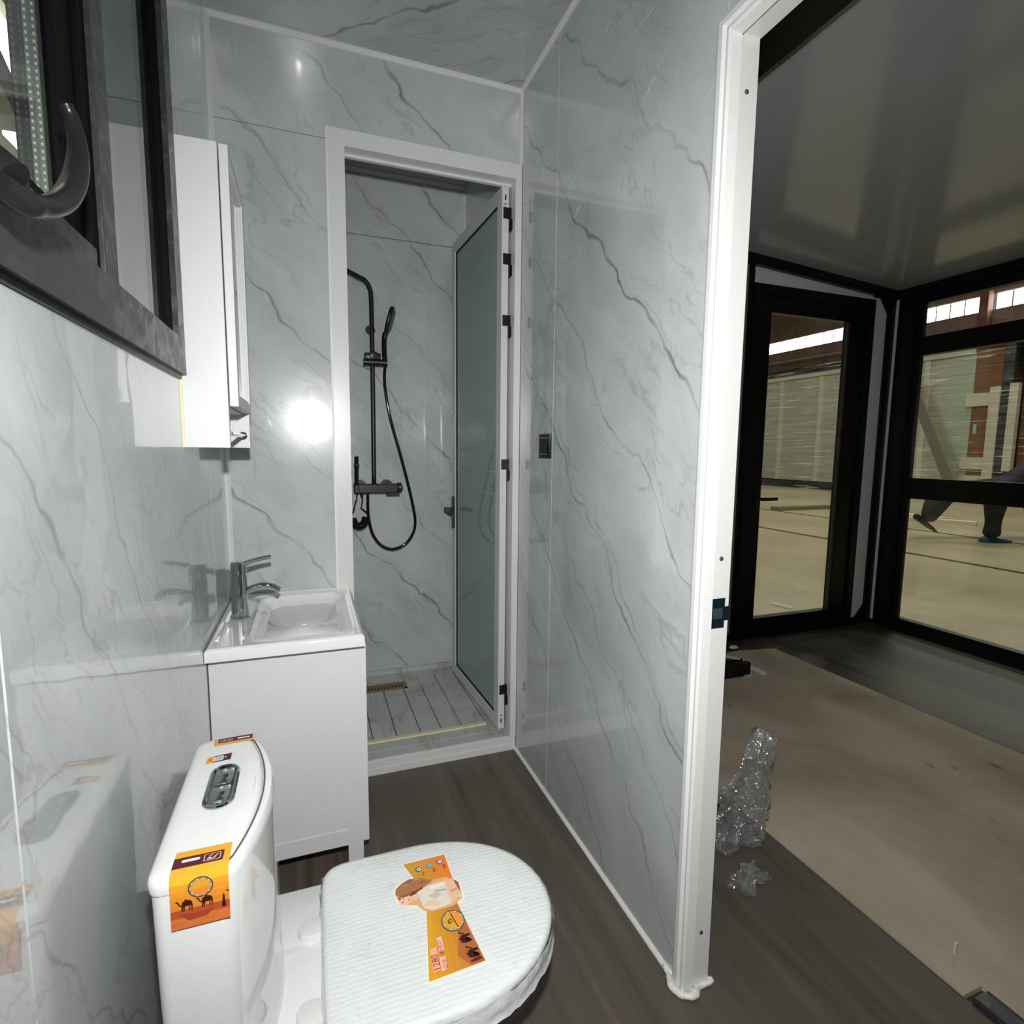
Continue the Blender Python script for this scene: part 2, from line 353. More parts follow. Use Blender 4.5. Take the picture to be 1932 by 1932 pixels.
# right wall with the doorway
DY0, DY1, DZ = 0.02, 0.795, 1.935
bm = bmesh.new(); xx = (W + 0.006, W + 0.058)
box(bm, *xx, DY1, SB, 0, H); box(bm, *xx, -0.45, DY0, 0, H); box(bm, *xx, DY0, DY1, DZ, H)
wr = struct('wall_right', bm, GREYW, 'grey marbled panel wall between the shower and the white doorway', 'wall')
for (y0, y1, z0, z1) in ((DY1, 1.531, 0, HJ), (1.531, D + 0.02, 0, HJ), (0.2, 1.531, HJ, H), (1.531, D + 0.02, HJ, H), (DY0, DY1, DZ, HJ), (-0.45, DY0, 0, HJ), (-0.45, 0.2, HJ, H)):
    panel(wr, M_RIGHT, W, W + 0.006, y0 + G25, y1 - G25, z0, z1 - (G25 if z1 == HJ else 0))
panel(wr, M_SHOW, W, W + 0.006, D + 0.06, SB, 0, H)

# partition in front of the shower
FX0, FX1, FZ0, FZ1 = 0.328, W - 0.002, 0.055, 2.172
bm = bmesh.new(); box(bm, 0.0, FX0 + 0.02, D + 0.006, D + 0.05, 0, H); box(bm, FX0 + 0.02, W, D + 0.006, D + 0.05, FZ1 - 0.02, H); box(bm, FX1 - 0.014, W, D + 0.006, D + 0.05, 0, FZ1)
wf = struct('wall_far', bm, GREYW, 'grey marbled partition around the shower doorway', 'wall')
panel(wf, M_FAR, 0.001, FX0 + 0.02, D, D + 0.006, 0, HJ - G25); panel(wf, M_FAR, 0.001, FX0 + 0.02, D, D + 0.006, HJ + G25, H); panel(wf, M_FAR, FX0 + 0.02, W, D, D + 0.006, FZ1 - 0.015, H)
ws = struct('wall_back', bx(0, W, SB + 0.006, SB + 0.06, 0, H), BACK, 'grey marbled back wall of the shower', 'wall')
panel(ws, M_SHOW, 0, 0.80 - G25, SB, SB + 0.006, 0.06, HJ - G25); panel(ws, M_SHOW, 0.80 + G25, W, SB, SB + 0.006, 0.06, HJ - G25); panel(ws, M_SHOW, 0, W, SB, SB + 0.006, HJ + G25, H)
obj('joint_highlight_strip', bx(0.7985, 0.8015, SB - 0.0006, SB + 0.004, 0.082, HJ - 0.01), plain('pale_joint_highlight', srgb(196, 202, 202), 0.3), ws)  # highlight along the panel joint, painted as a thin pale strip
struct('wall_near', bx(0, W, -0.51, -0.45, 0, H), M_FAR, 'grey marbled wall behind the toilet side of the room', 'wall')

# white trims in the corners
def trim(n, bm, label): return struct('trim_%d' % n, bm, WHITE, label, 'trim')
trim(1, prism(bmesh.new(), [(0.0, D), (0.0, D - 0.013), (0.004, D - 0.013), (0.013, D - 0.004), (0.013, D)], 2, 0.70, H - 0.002), 'white corner strip beside the mirror cabinet')
trim(2, prism(bmesh.new(), [(D, H), (D - 0.012, H), (D - 0.012, H - 0.003), (D - 0.003, H - 0.013), (D, H - 0.013)], 0, 0.0, W), 'white ceiling strip above the shower doorway')
trim(3, prism(bmesh.new(), [(W, D), (W - 0.010, D), (W - 0.010, D - 0.003), (W - 0.003, D - 0.010), (W, D - 0.010)], 2, FZ1, H), 'white corner strip above the right shower jamb')
trim(4, prism(bmesh.new(), [(W, H), (W - 0.012, H), (W - 0.012, H - 0.003), (W - 0.003, H - 0.012), (W, H - 0.012)], 1, -0.4, D), 'white ceiling strip along the right wall')
bm = bmesh.new(); pr = [(W, 0.0), (W - 0.008, 0.0), (W - 0.007, 0.004), (W - 0.002, 0.010), (W, 0.010)]
prism(bm, pr, 1, DY1 + 0.0, D - 0.004)
struct('baseboard_right', bm, CAULK, 'white sealant line along the foot of the right wall', 'sealant')
trim(5, prism(bmesh.new(), [(SB, H), (SB - 0.014, H), (SB - 0.014, H - 0.004), (SB - 0.004, H - 0.016), (SB, H - 0.016)], 0, 0, W), 'white ceiling strip inside the shower')
trim(6, prism(bmesh.new(), [(W, SB), (W - 0.012, SB), (W - 0.012, SB - 0.004), (W - 0.004, SB - 0.012), (W, SB - 0.012)], 2, 0.06, H), 'white corner strip inside the shower')

# ------------------------------------------------------------------ shower tray
tray = empty('shower_tray', (0.5, 2.2, 0.0))
tag(tray, 'grey grooved shower floor of narrow boards behind the white sill', 'shower tray', kind='structure')
xs = [0.0, 0.09, 0.178, 0.267, 0.355, 0.447, 0.538, 0.631, 0.715, 0.800, 0.898]
def tray_mat():
    k = N('grey_stone_tray'); p = k.pos(); a = k.noise(p, 5, 5, 0.6, 0.6); b = k.noise(p, 90, 2)
    v = k.maprange(k.math('ABSOLUTE', k.math('SUBTRACT', k.noise(k.scale(p, (6, 2.5, 1)), 1.0, 4, 0.5, 0.8), 0.5)), 0.0, 0.02, 0.5, 0.0)
    c = k.mix(k.maprange(a, 0.3, 0.7), srgb(178, 179, 176), srgb(200, 201, 197)); c = k.mix(v, c, srgb(136, 136, 135))
    k.principled(c, 0.3, 0, 0.5, k.bump(b, 0.05, 0.001)); return k.m
M_TRAY = tray_mat()
obj('tray_base', bx(0.001, W - 0.001, D + 0.05, SB, 0.0, 0.050), plain('groove_shadow_grey', (0.10, 0.10, 0.10), 0.6), tray)
for i in range(len(xs) - 1):
    obj('floor_board', bx(xs[i] + 0.0016, xs[i + 1] - 0.0016, 1.962, 2.394 if xs[i] < 0.70 else 2.52, 0.050, 0.060, bev=0.0012, seg=1), M_TRAY, tray)
obj('side_strip', bx(0.900, W - 0.001, D + 0.05, SB, 0.050, 0.0605), M_TRAY, tray)
bm = bmesh.new(); box(bm, 0.001, 0.40, 2.394, SB - 0.014, 0.05, 0.060); box(bm, 0.40, 0.650, 2.471, SB - 0.014, 0.05, 0.060); box(bm, 0.650, 0.714, 2.3945, SB - 0.014, 0.05, 0.060); box(bm, 0.714, 0.899, 2.52, SB - 0.014, 0.05, 0.060)
obj('rear_strip', bm, M_TRAY, tray)
obj('front_strip', bx(0.02, 0.900, D + 0.05, 1.951, 0.050, 0.0602), M_TRAY, tray)
obj('sealant_bead', bx(0.02, 0.898, 1.942, 1.966, 0.050, 0.0650, bev=0.003), CREAM, tray)['label'] = 'cream sealant bead along the front of the shower floor'
bm = bmesh.new(); box(bm, 0.001, W - 0.012, SB - 0.014, SB, 0.055, 0.082)
obj('upstand', bm, M_TRAY, tray)
dr = empty('floor_drain', (0.54, 2.44, 0.06)); tag(dr, 'tarnished brass slotted drain at the back of the shower floor', 'drain')
bm = bmesh.new(); dx0, dx1, dy0, dy1 = 0.402, 0.648, 2.398, 2.470
box(bm, dx0, dx1, dy0, dy0 + 0.008, 0.054, 0.063); box(bm, dx0, dx1, dy1 - 0.008, dy1, 0.054, 0.063); box(bm, dx0, dx0 + 0.008, dy0, dy1, 0.054, 0.063); box(bm, dx1 - 0.010, dx1, dy0, dy1, 0.054, 0.063)
obj('frame', bm, BRONZE, dr)
bm = bmesh.new(); k_ = dx0 + 0.012
while k_ < dx1 - 0.016:
    box(bm, k_, k_ + 0.007, dy0 + 0.012, dy1 - 0.012, 0.0555, 0.0615); k_ += 0.0135
box(bm, dx0 + 0.008, dx1 - 0.01, dy0 + 0.008, dy0 + 0.014, 0.0555, 0.0612); box(bm, dx0 + 0.008, dx1 - 0.01, dy1 - 0.014, dy1 - 0.008, 0.0555, 0.0612)
gr = obj('slotted_grate', bm, BRONZE, dr)
obj('drain_channel', bx(dx0 + 0.002, dx1 - 0.002, dy0 + 0.002, dy1 - 0.002, 0.0505, 0.0535), BACK, dr)

# ------------------------------------------------------------------ shower doorway and its open glass door
d1 = empty('door_1', (0.65, D, 0.0)); tag(d1, 'white framed green glass shower door standing open inward', 'shower door', kind='structure')
FW = 0.050; yf = D - 0.010; yb = D + 0.055
bm = bmesh.new()
prism(bm, [(FX0, 0.70), (FX0 + FW, 0.70), (FX0 + FW, FZ1 - FW), (FX0, FZ1)], 1, yf, yb); box(bm, FX0, FX0 + FW, yf, yb, 0.0, 0.70)
obj('door_jamb', bm, WHITE, d1)
bm = bmesh.new(); prism(bm, [(FX1 - 0.024, FZ0), (FX1, FZ0), (FX1, FZ1), (FX1 - 0.024, FZ1 - FW)], 1, yf, yb)
obj('door_jamb', bm, WHITE, d1)
bm = bmesh.new(); prism(bm, [(FX0, FZ1), (FX0 + FW, FZ1 - FW), (FX1 - 0.024, FZ1 - FW), (FX1, FZ1)], 1, yf, yb)
obj('door_head', bm, WHITE, d1)
obj('head_stop', bx(FX0 + FW, FX1 - 0.024, D + 0.036, D + 0.050, FZ1 - FW - 0.008, FZ1 - FW), WHITE, d1)
obj('outer_bead', bx(FX0 - 0.006, FX0, yf + 0.004, D, 0.70, FZ1), CAULK, d1)
bm = bmesh.new(); box(bm, FX0, FX1, D - 0.006, D + 0.055, 0.0, 0.055, bev=0.002); obj('sill', bm, WHITE, d1)
obj('sill_cap', bx(FX0 + 0.05, FX1 - 0.02, D + 0.000, D + 0.050, 0.055, 0.0585), M_TRAY, d1)
# strip at the foot of the sill, in two lengths
obj('sill_strip', bx(FX0, 0.530, D - 0.0085, D - 0.006, 0.0, 0.026, bev=0.0008), WHITE, d1)
obj('sill_strip', bx(0.531, FX1, D - 0.0085, D - 0.006, 0.0, 0.026, bev=0.0008), WHITE, d1)
# the leaf: hinged at the right, swung into the shower, lying almost along y
HG = Vector((0.946, D + 0.035, 0)); LW = 0.625; LT = 0.026; LZ0, LZ1 = 0.072, 2.112
ang = math.atan2(0.028, LW)
ux = Vector((-math.sin(ang), math.cos(ang), 0)); nx = Vector((-math.cos(ang), -math.sin(ang), 0))   # along the leaf, toward the room centre
def leafpt(a, b, z): return HG + ux * a + nx * b + Vector((0, 0, z))
def leafbox(bm, a0, a1, b0, b1, z0, z1):
    r = bmesh.ops.create_cube(bm, size=1.0)
    for v in r['verts']: v.co = leafpt((a0 + a1) / 2 + v.co.x * (a1 - a0), (b0 + b1) / 2 + v.co.y * (b1 - b0), (z0 + z1) / 2 + v.co.z * (z1 - z0))
    return bm
S_ = 0.046
bm = bmesh.new(); leafbox(bm, 0, S_, 0, LT, LZ0, LZ1); leafbox(bm, LW - S_, LW, 0, LT, LZ0, LZ1); leafbox(bm, S_, LW - S_, 0, LT, LZ0, LZ0 + S_); leafbox(bm, S_, LW - S_, 0, LT, LZ1 - S_, LZ1)
leaf = obj('door_leaf', bm, ALUW, d1)
obj('glass_pane', leafbox(bmesh.new(), S_ - 0.006, LW - S_ + 0.006, 0.010, 0.016, LZ0 + S_ - 0.006, LZ1 - S_ + 0.006), GLASS_G, leaf)
bm = bmesh.new(); b = 0.016
for a0, a1, z0, z1 in ((S_, S_ + 0.004, LZ0 + S_, LZ1 - S_), (LW - S_ - 0.004, LW - S_, LZ0 + S_, LZ1 - S_), (S_, LW - S_, LZ0 + S_, LZ0 + S_ + 0.004), (S_, LW - S_, LZ1 - S_ - 0.004, LZ1 - S_)): leafbox(bm, a0, a1, 0.0158, 0.0205, z0, z1)
obj('glazing_gasket', bm, RUBBER, leaf)
obj('glass_stripe', leafbox(bmesh.new(), LW - S_ - 0.024, LW - S_ - 0.014, 0.0160, 0.0166, LZ0 + S_ + 0.02, LZ1 - S_ - 0.02), GLASS_S, leaf)
for z in (1.003, 1.090, 1.177): obj('glass_stripe', leafbox(bmesh.new(), S_ + 0.004, LW - S_ - 0.004, 0.0160, 0.0167, z - 0.005, z + 0.005), GLASS_S, leaf)
for z in (2.022, 1.864, 1.648, 1.122, 0.234):
    bm = bmesh.new(); leafbox(bm, -0.003, 0.0, -0.008, LT - 0.005, z - 0.019, z + 0.019); leafbox(bm, -0.006, 0.004, -0.0095, -0.001, z - 0.062, z + 0.019)
    bm2 = bmesh.new(); leafbox(bm, -0.016, 0.002, -0.0095, -0.0065, z - 0.060, z - 0.022); bm2.free()
    obj('hinge', bm, HINGEB, leaf)
for z in (2.075, 0.106):
    obj('screw_slot', leafbox(bmesh.new(), -0.0008, 0.0, 0.010, 0.015, z - 0.009, z + 0.009), HINGEB, leaf)
    obj('screw_slot', leafbox(bmesh.new(), -0.0008, 0.0, 0.008, 0.018, z + (0.020 if z < 1 else -0.024), z + (0.023 if z < 1 else -0.021)), HINGEB, leaf)
bm = bmesh.new(); leafbox(bm, LW - 0.036, LW - 0.004, LT, LT + 0.005, 0.800, 0.952)
hd = obj('handle_plate', bm, MATTEBLK, leaf); hd['label'] = 'black handle plate on the shower door'
bm = bmesh.new(); leafbox(bm, LW - 0.030, LW - 0.012, LT, LT + 0.045, 0.882, 0.900); leafbox(bm, LW - 0.120, LW - 0.012, LT + 0.032, LT + 0.045, 0.882, 0.900)
obj('door_handle', bm, MATTEBLK, leaf)
bm = bmesh.new(); leafbox(bm, LW - 0.030, LW - 0.012, -0.040, 0, 0.882, 0.900); leafbox(bm, LW - 0.120, LW - 0.012, -0.040, -0.030, 0.882, 0.900)
obj('door_handle', bm, MATTEBLK, leaf)

# ------------------------------------------------------------------ shower fittings
ys = 2.53
def P2(x, z, y=ys): return (x, y, z)
sc_ = empty('shower_column', (0.53, SB, 1.0)); tag(sc_, 'matte black shower column with overhead arm on the shower wall', 'shower set')
bm = bmesh.new(); tube(bm, smoothpath([P2(.527, .99), P2(.529, 1.4), P2(.529, 1.70), P2(.528, 1.852), P2(.521, 1.893), P2(.505, 1.918), P2(.478, 1.932), (.40, 2.47, 1.945), (.30, 2.38, 1.955), (.25, 2.335, 1.955), (.243, 2.328, 1.945), (.243, 2.328, 1.90)], 7), 0.0105, 14)
obj('riser_pipe', bm, MATTEBLK, sc_, True)
bm = bmesh.new(); loft(bm, [[(.243 + r_ * math.cos(a_ * math.pi / 16), 2.328 + r_ * math.sin(a_ * math.pi / 16), z_) for a_ in range(32)] for r_, z_ in ((.014, 1.915), (.03, 1.905), (.105, 1.898), (.11, 1.892), (.108, 1.886), (.09, 1.885))])
obj('rain_head', bm, MATTEBLK, sc_, True, 40)
bm = bmesh.new(); box(bm, .436, .632, ys - 0.030, ys + 0.022, .972, 1.014, bev=0.004); mixer = obj('mixer_bar', bm, MATTEBLK, sc_)
bm = bmesh.new(); cyl(bm, (.632, ys - .004, .995), (.652, ys - .004, .995), .023, 12); box(bm, .640, .656, ys - .03, ys + .015, .985, 1.006, bev=.003)
obj('temperature_knob', bm, MATTEBLK, sc_, True, 30)
bm = bmesh.new(); box(bm, .580, .640, ys - .034, ys - .01, .960, .974, bev=.003); obj('spout', bm, MATTEBLK, sc_)
for x in (.468, .592):
    bm = bmesh.new(); cyl(bm, (x, SB, 1.0), (x, SB - .012, 1.0), .030, 28); cyl(bm, (x, SB - .012, 1.0), (x, ys, .995), .016, 16)
    obj('wall_flange', bm, MATTEBLK, sc_, True, 30)
bm = bmesh.new(); cyl(bm, (.529, SB, 1.72), (.529, ys, 1.72), .010, 14); cyl(bm, (.529, SB, 1.72), (.529, SB - .008, 1.72), .022, 20); obj('wall_bracket', bm, MATTEBLK, sc_, True, 30)
bm = bmesh.new(); box(bm, .493, .566, ys - .018, ys + .018, 1.578, 1.606, bev=.005); cyl(bm, (.487, ys - .020, 1.563), (.592, ys - .028, 1.563), .0145, 16); box(bm, .515, .548, ys - .028, ys - .016, 1.585, 1.611, bev=.003)
obj('slide_bracket', bm, MATTEBLK, sc_, True, 30)
for x, z0 in ((.470, .955), (.497, .955)):
    bm = bmesh.new(); tube(bm, [P2(x, .975, ys - .01), P2(x, z0, ys - .01)], [.009, .006], 12); obj('hose_outlet', bm, MATTEBLK, sc_, True, 40)

hs = empty('hand_shower', (.582, ys - .03, 1.55)); tag(hs, 'slim black hand shower clipped in the sliding bracket', 'hand shower')
bm = bmesh.new(); tube(bm, smoothpath([P2(.583, 1.552, ys - .03), P2(.580, 1.60, ys - .03), P2(.579, 1.66, ys - .032), P2(.584, 1.695, ys - .036)], 6), [.0105, .012], 14); obj('handle', bm, GLOSSBLK, hs, True)
hd_ax = (Vector(P2(.618, 1.806, ys - .055)) - Vector(P2(.586, 1.688, ys - .036))); hl = hd_ax.length; hd_ax.normalize()
hd_n = Vector((0.92, -0.30, -0.18)); hd_n -= hd_ax * hd_n.dot(hd_ax); hd_n.normalize(); hd_s = hd_ax.cross(hd_n)
bm = bmesh.new(); c0 = Vector(P2(.586, 1.688, ys - .036)); rings = []
for t_, wd2, th in ((0.0, .010, .008), (.12, .020, .010), (.30, .031, .011), (.6, .036, .011), (.85, .033, .011), (.96, .024, .009), (1.0, .014, .006)):
    c_ = c0 + hd_ax * (hl * t_); rings.append([c_ + hd_s * (wd2 * math.copysign(abs(math.cos(a_)) ** .7, math.cos(a_))) + hd_n * (th * math.copysign(abs(math.sin(a_)) ** .7, math.sin(a_))) for a_ in [2 * math.pi * k / 24 for k in range(24)]])
loft(bm, rings); obj('spray_head', bm, MATTEBLK, hs, True, 50)
bm = bmesh.new()
for i in range(9):
    for j in range(5):
        c_ = c0 + hd_ax * (hl * (.22 + .08 * i)) + hd_n * .0105 + hd_s * ((j - 2) * .011)
        tube(bm, [c_, c_ + hd_n * .003], .0022, 6)
obj('nozzle_field', bm, plain('grey_nozzle', (.12, .12, .12), .5), hs)['kind'] = 'stuff'
hose = [(0.582, 1.552), (0.5785, 1.50), (0.583, 1.435), (0.603, 1.315), (0.642, 1.169), (0.68, 1.019), (0.707, 0.891), (0.714, 0.827), (0.703, 0.776), (0.667, 0.726), (0.606, 0.703), (0.552, 0.726), (0.514, 0.784), (0.4975, 0.872), (0.497, 0.955)]
tag(obj('shower_hose', tube(bmesh.new(), smoothpath([P2(x, z, ys - .03 + .02 * min(1, i / 12)) for i, (x, z) in enumerate(hose)], 6), .0068, 12), GLOSSBLK, None, True), 'black hose looping from the mixer bar to the hand shower', 'hose')
sg = empty('spray_gun', (.446, ys, .98)); tag(sg, 'thin black bidet sprayer standing upright at the mixer bar end', 'sprayer')
bm = bmesh.new(); cyl(bm, P2(.447, 1.010, ys - .02), P2(.449, 1.140, ys - .02), .0095, 16); obj('barrel', bm, GLOSSBLK, sg, True, 30)
bm = bmesh.new(); cyl(bm, P2(.448, 1.098, ys - .02), P2(.448, 1.106, ys - .02), .0115, 16); box(bm, .452, .461, ys - .026, ys - .014, 1.09, 1.106, bev=.002); obj('trigger_ring', bm, MATTEBLK, sg)
bm = bmesh.new(); box(bm, .436, .458, ys - .034, ys - .006, .972, 1.010, bev=.004); obj('holder_clip', bm, MATTEBLK, sg)
coil = []
for i in range(420):
    t_ = i / 419; a_ = t_ * 2 * math.pi * 19
    th = math.pi * (1.05 + 0.95 * t_); cx_, cz_ = .458 + .030 * math.cos(th) - .002, .862 + .045 * math.sin(th)
    coil.append((cx_ + .016 * math.cos(a_) * math.cos(th), ys - .012 + .016 * math.sin(a_), cz_ + .016 * math.cos(a_) * math.sin(th)))
coil = [(.449, ys - .012, .972), (.447, ys - .012, .945), (.438, ys - .012, .92), (.432, ys - .012, .89)] + coil + [(.486, ys - .012, .885), (.466, ys - .012, .903), (.470, ys - .012, .925), (.473, ys - .012, .94), (.470, ys - .01, .955)]
tag(obj('coiled_hose', tube(bmesh.new(), coil, .0032, 7), GLOSSBLK, None, True), 'black coiled hose of the bidet sprayer hanging in a curl', 'hose')

# ------------------------------------------------------------------ doorway on the right: white casing
d2 = empty('door_2', (W, DY1, 0)); tag(d2, 'white stepped casing of the bathroom doorway with a dark strike plate', 'door frame', kind='structure')
JX1 = W + 0.066
# stepped architrave profile in (x, y): far side jamb
prof = [(W, .814), (W - .010, .812), (W - .012, .806), (W - .012, .796), (W - .006, .792), (W - .008, .784), (W - .004, .779), (W + .016, .776), (W + .018, .790), (W + .018, .814)]
bm = loft(bmesh.new(), [[(x, y, 0.0) for x, y in prof], [(x, y, 1.960 - (.814 - y)) for x, y in prof]]); obj('architrave', bm, WHITE, d2)
bm = bmesh.new(); box(bm, W + .0185, JX1, .786, .800, 0.0, 1.945, bev=.001); jb = obj('door_jamb', bm, WHITE, d2)
# head casing
profh = [(W, 1.960), (W - .010, 1.958), (W - .012, 1.952), (W - .012, 1.942), (W - .006, 1.938), (W - .008, 1.930), (W - .004, 1.925), (W + .016, 1.922), (W + .018, 1.936), (W + .018, 1.960)]
bm = loft(bmesh.new(), [[(x, .002 + (1.960 - z), z) for x, z in profh], [(x, .814 - (1.960 - z), z) for x, z in profh]]); obj('architrave', bm, WHITE, d2)
obj('door_head', bx(W + .0185, JX1, DY0, .800, 1.932, 1.946), WHITE, d2)
bm = loft(bmesh.new(), [[(x, 2 * 0.408 - y, 0.0) for x, y in prof], [(x, 2 * 0.408 - y, 1.960 - (.814 - y)) for x, y in prof]]); obj('architrave', bm, WHITE, d2)
obj('door_jamb', bx(W + .0185, JX1, DY0, DY0 + .014, 0.0, 1.945), WHITE, d2)
for z in (.131, .962, 1.836):
    bm = bmesh.new(); tube(bm, [(W + .0405, .7865, z), (W + .0405, .7845, z), (W + .0405, .7832, z)], [.0050, .0045, .0025], 12); obj('screw', bm, STEEL, jb, True, 40)
obj('screw', tube(bmesh.new(), [(W + .04, .60, 1.9325), (W + .04, .60, 1.9300)], [.005, .003], 12), STEEL, jb)
bm = bmesh.new(); box(bm, W + .022, W + .055, .7845, .7862, .818, .880); box(bm, W + .055, JX1 + .001, .7845, .7862, .833, .862)
sp = obj('strike_plate', bm, DKSTEEL, jb); sp['label'] = 'dark steel strike plate'
obj('latch_hole', bx(W + .026, W + .049, .7838, .7846, .838, .860), STEEL, jb)
# lumpy sealant around the foot of the casing
bm = bmesh.new(); path = [(W - .004, .85, .004), (W - .010, .822, .005), (W - .018, .806, .006), (W - .018, .794, .006), (W - .012, .782, .006), (W - .004, .772, .007), (W + .010, .766, .008), (W + .020, .770, .007), (W + .030, .779, .006), (W + .048, .781, .006), (W + .066, .780, .007), (W + .073, .786, .006)]
tube(bm, smoothpath(path, 5), [.005, .0075, .0085, .008, .009, .007, .008, .010, .009, .007, .006, .008], 10, 0.9); obj('sealant_bead', bm, CAULK, d2, True)

sw = empty('light_switch', (W, 1.58, 1.19)); tag(sw, 'square black rocker switch on the marbled wall beside the shower', 'light switch')
obj('switch_plate', bx(W - .008, W, 1.538, 1.626, 1.150, 1.230, bev=.002), GLOSSBLK, sw)
bm = prism(bmesh.new(), [(W - .008, 1.162), (W - .0125, 1.166), (W - .0095, 1.214), (W - .008, 1.216)], 1, 1.552, 1.612)
obj('rocker', bm, GLOSSBLK, sw); obj('switch_line', bx(W - .0092, W - .008, 1.548, 1.616, 1.2165, 1.2185), plain('grey_line', (.25, .26, .26), .4), sw)

# ------------------------------------------------------------------ window in the left wall
w1 = empty('window_1', (0, 0.76, WZ0)); tag(w1, 'anthracite framed bathroom window with a black lever handle', 'window', kind='structure')
fx = 0.014
bm = bmesh.new()
prism(bm, [(WY0, WZ0), (WY1, WZ0), (WY1 - .052, WZ0 + .068), (WY0 + .052, WZ0 + .068)], 0, -.060, fx); obj('frame_bottom', bm, FRAMEG, w1)
prism_r = prism(bmesh.new(), [(WY1, WZ0), (WY1, WZ1), (WY1 - .052, WZ1 - .068), (WY1 - .052, WZ0 + .068)], 0, -.060, fx); obj('frame_side', prism_r, FRAMEG, w1)
obj('frame_side', prism(bmesh.new(), [(WY0, WZ0), (WY0, WZ1), (WY0 + .052, WZ1 - .068), (WY0 + .052, WZ0 + .068)], 0, -.060, fx), FRAMEG, w1)
obj('frame_top', prism(bmesh.new(), [(WY0, WZ1), (WY1, WZ1), (WY1 - .052, WZ1 - .068), (WY0 + .052, WZ1 - .068)], 0, -.060, fx), FRAMEG, w1)
obj('frame_lip', bx(0.0, .006, WY0 - .006, WY1 - .002, WZ0 - .008, WZ0), BLACK, w1)
gz0, gz1 = WZ0 + .068, WZ1 - .068
obj('mullion', bx(-.055, .004, .795, .848, gz0, gz1, bev=.002), FRAMEG, w1)
obj('mullion_gasket', bx(-.05, -.002, .770, .795, gz0, gz1), RUBBER, w1)
fixp = obj('glass_pane', bx(-.010, -.006, .848, WY1 - .052, gz0, gz1), GLASS_L, w1)
obj('glass_pane', bx(-.034, -.030, .848, WY1 - .052, gz0, gz1), GLASS_L, w1)
obj('pane_gasket', bx(-.008, .004, WY1 - .064, WY1 - .052, gz0, gz1), RUBBER, w1)
# top-hung sash on the near side
s0, s1 = WY0 + .056, .768
bm = bmesh.new(); box(bm, -.050, -.008, s1 - .055, s1, gz0 + .002, gz1); box(bm, -.050, -.008, s0, s0 + .055, gz0 + .002, gz1); box(bm, -.050, -.008, s0 + .055, s1 - .055, gz0 + .002, gz0 + .050); box(bm, -.050, -.008, s0 + .055, s1 - .055, gz1 - .05, gz1)
sash = obj('sash', bm, RUBBER, w1)
obj('glass_pane', bx(-.020, -.016, s0 + .055, s1 - .055, gz0 + .05, gz1 - .05), GLASS, sash)
obj('glass_pane', bx(-.036, -.032, s0 + .055, s1 - .055, gz0 + .05, gz1 - .05), GLASS, sash)
obj('spacer_bar', bx(-.032, -.020, s1 - .067, s1 - .055, gz0 + .05, gz1 - .05), SPACER, sash)
bm = bmesh.new(); z = gz0 + .056
while z < gz1 - .05:
    box(bm, -.0305, -.0285, s1 - .0676, s1 - .0669, z, z + .003); box(bm, -.0235, -.0215, s1 - .0676, s1 - .0669, z, z + .003); z += .0075
o = obj('spacer_perforation', bm, plain('bright_dots', (.6, .66, .62), .3), sash); o['kind'] = 'stuff'
obj('sash_rail_lip', bx(-.008, .004, s0, s1 - .004, gz0 + .001, gz0 + .030, bev=.002), FRAMEG, sash)
SATINB = plain('satin_black_metal', (0.016, 0.016, 0.017), 0.30, 0.35, 0.35)
wh = empty('window_handle', (0.01, .45, 1.4)); tag(wh, 'curved black window handle rising from the sash rail', 'handle')
bm = bmesh.new(); box(bm, .004, .014, .420, .560, gz0 + .004, gz0 + .026, bev=.003); obj('base_plate', bm, SATINB, wh)
bm = bmesh.new(); cyl(bm, (.010, .462, 1.404), (.040, .458, 1.378), .013, 18); tube(bm, smoothpath([(.036, .440, 1.366), (.044, .460, 1.362), (.045, .476, 1.366)], 5), [.0105, .0105], 16); obj('spindle', bm, SATINB, wh, True, 40)
pts = [(.045, .473, 1.365), (.047, .496, 1.373), (.048, .526, 1.390), (.048, .552, 1.413), (.047, .571, 1.437), (.045, .583, 1.457), (.042, .590, 1.477), (.039, .590, 1.492), (.037, .586, 1.500)]
lp_ = smoothpath(pts, 6); rk_ = [.0102, .0108, .0112, .0110, .0100, .0086, .0072, .0060, .0054]
bm = tube(bmesh.new(), lp_, [rk_[min(7, int(8 * q_ / (len(lp_) - 1)))] + (rk_[min(8, int(8 * q_ / (len(lp_) - 1)) + 1)] - rk_[min(7, int(8 * q_ / (len(lp_) - 1)))]) * (8 * q_ / (len(lp_) - 1) - min(7, int(8 * q_ / (len(lp_) - 1)))) for q_ in range(len(lp_))], 20, .85)
obj('lever', bm, SATINB, wh, True, 60)

# ------------------------------------------------------------------ mirror cabinet
mc = empty('mirror_cabinet', (0.05, 1.37, 1.174)); tag(mc, 'white wall cabinet with mirrored door hung beside the window', 'cabinet')
CY0, CY1, CZ0, CZ1 = 1.231, 1.505, 1.174, 1.790
obj('side_panel', bx(.003, .088, CY0, CY0 + .014, CZ0, CZ1, bev=.001), GLOSSW, mc)
obj('side_panel', bx(.003, .104, CY1 - .014, CY1, CZ0, CZ1, bev=.001), GLOSSW, mc)
bm = bmesh.new(); box(bm, .003, .088, CY0 + .014, CY1 - .014, CZ1 - .014, CZ1); obj('top_panel', bm, GLOSSW, mc)
obj('shelf', bx(.003, .088, CY0 + .014, CY1 - .014, 1.258, 1.272), GLOSSW, mc); obj('shelf', bx(.003, .086, CY0 + .014, CY1 - .014, 1.50, 1.512), GLOSSW, mc)
obj('back_panel', bx(.0, .003, CY0, CY1, CZ0, CZ1), GLOSSW, mc)
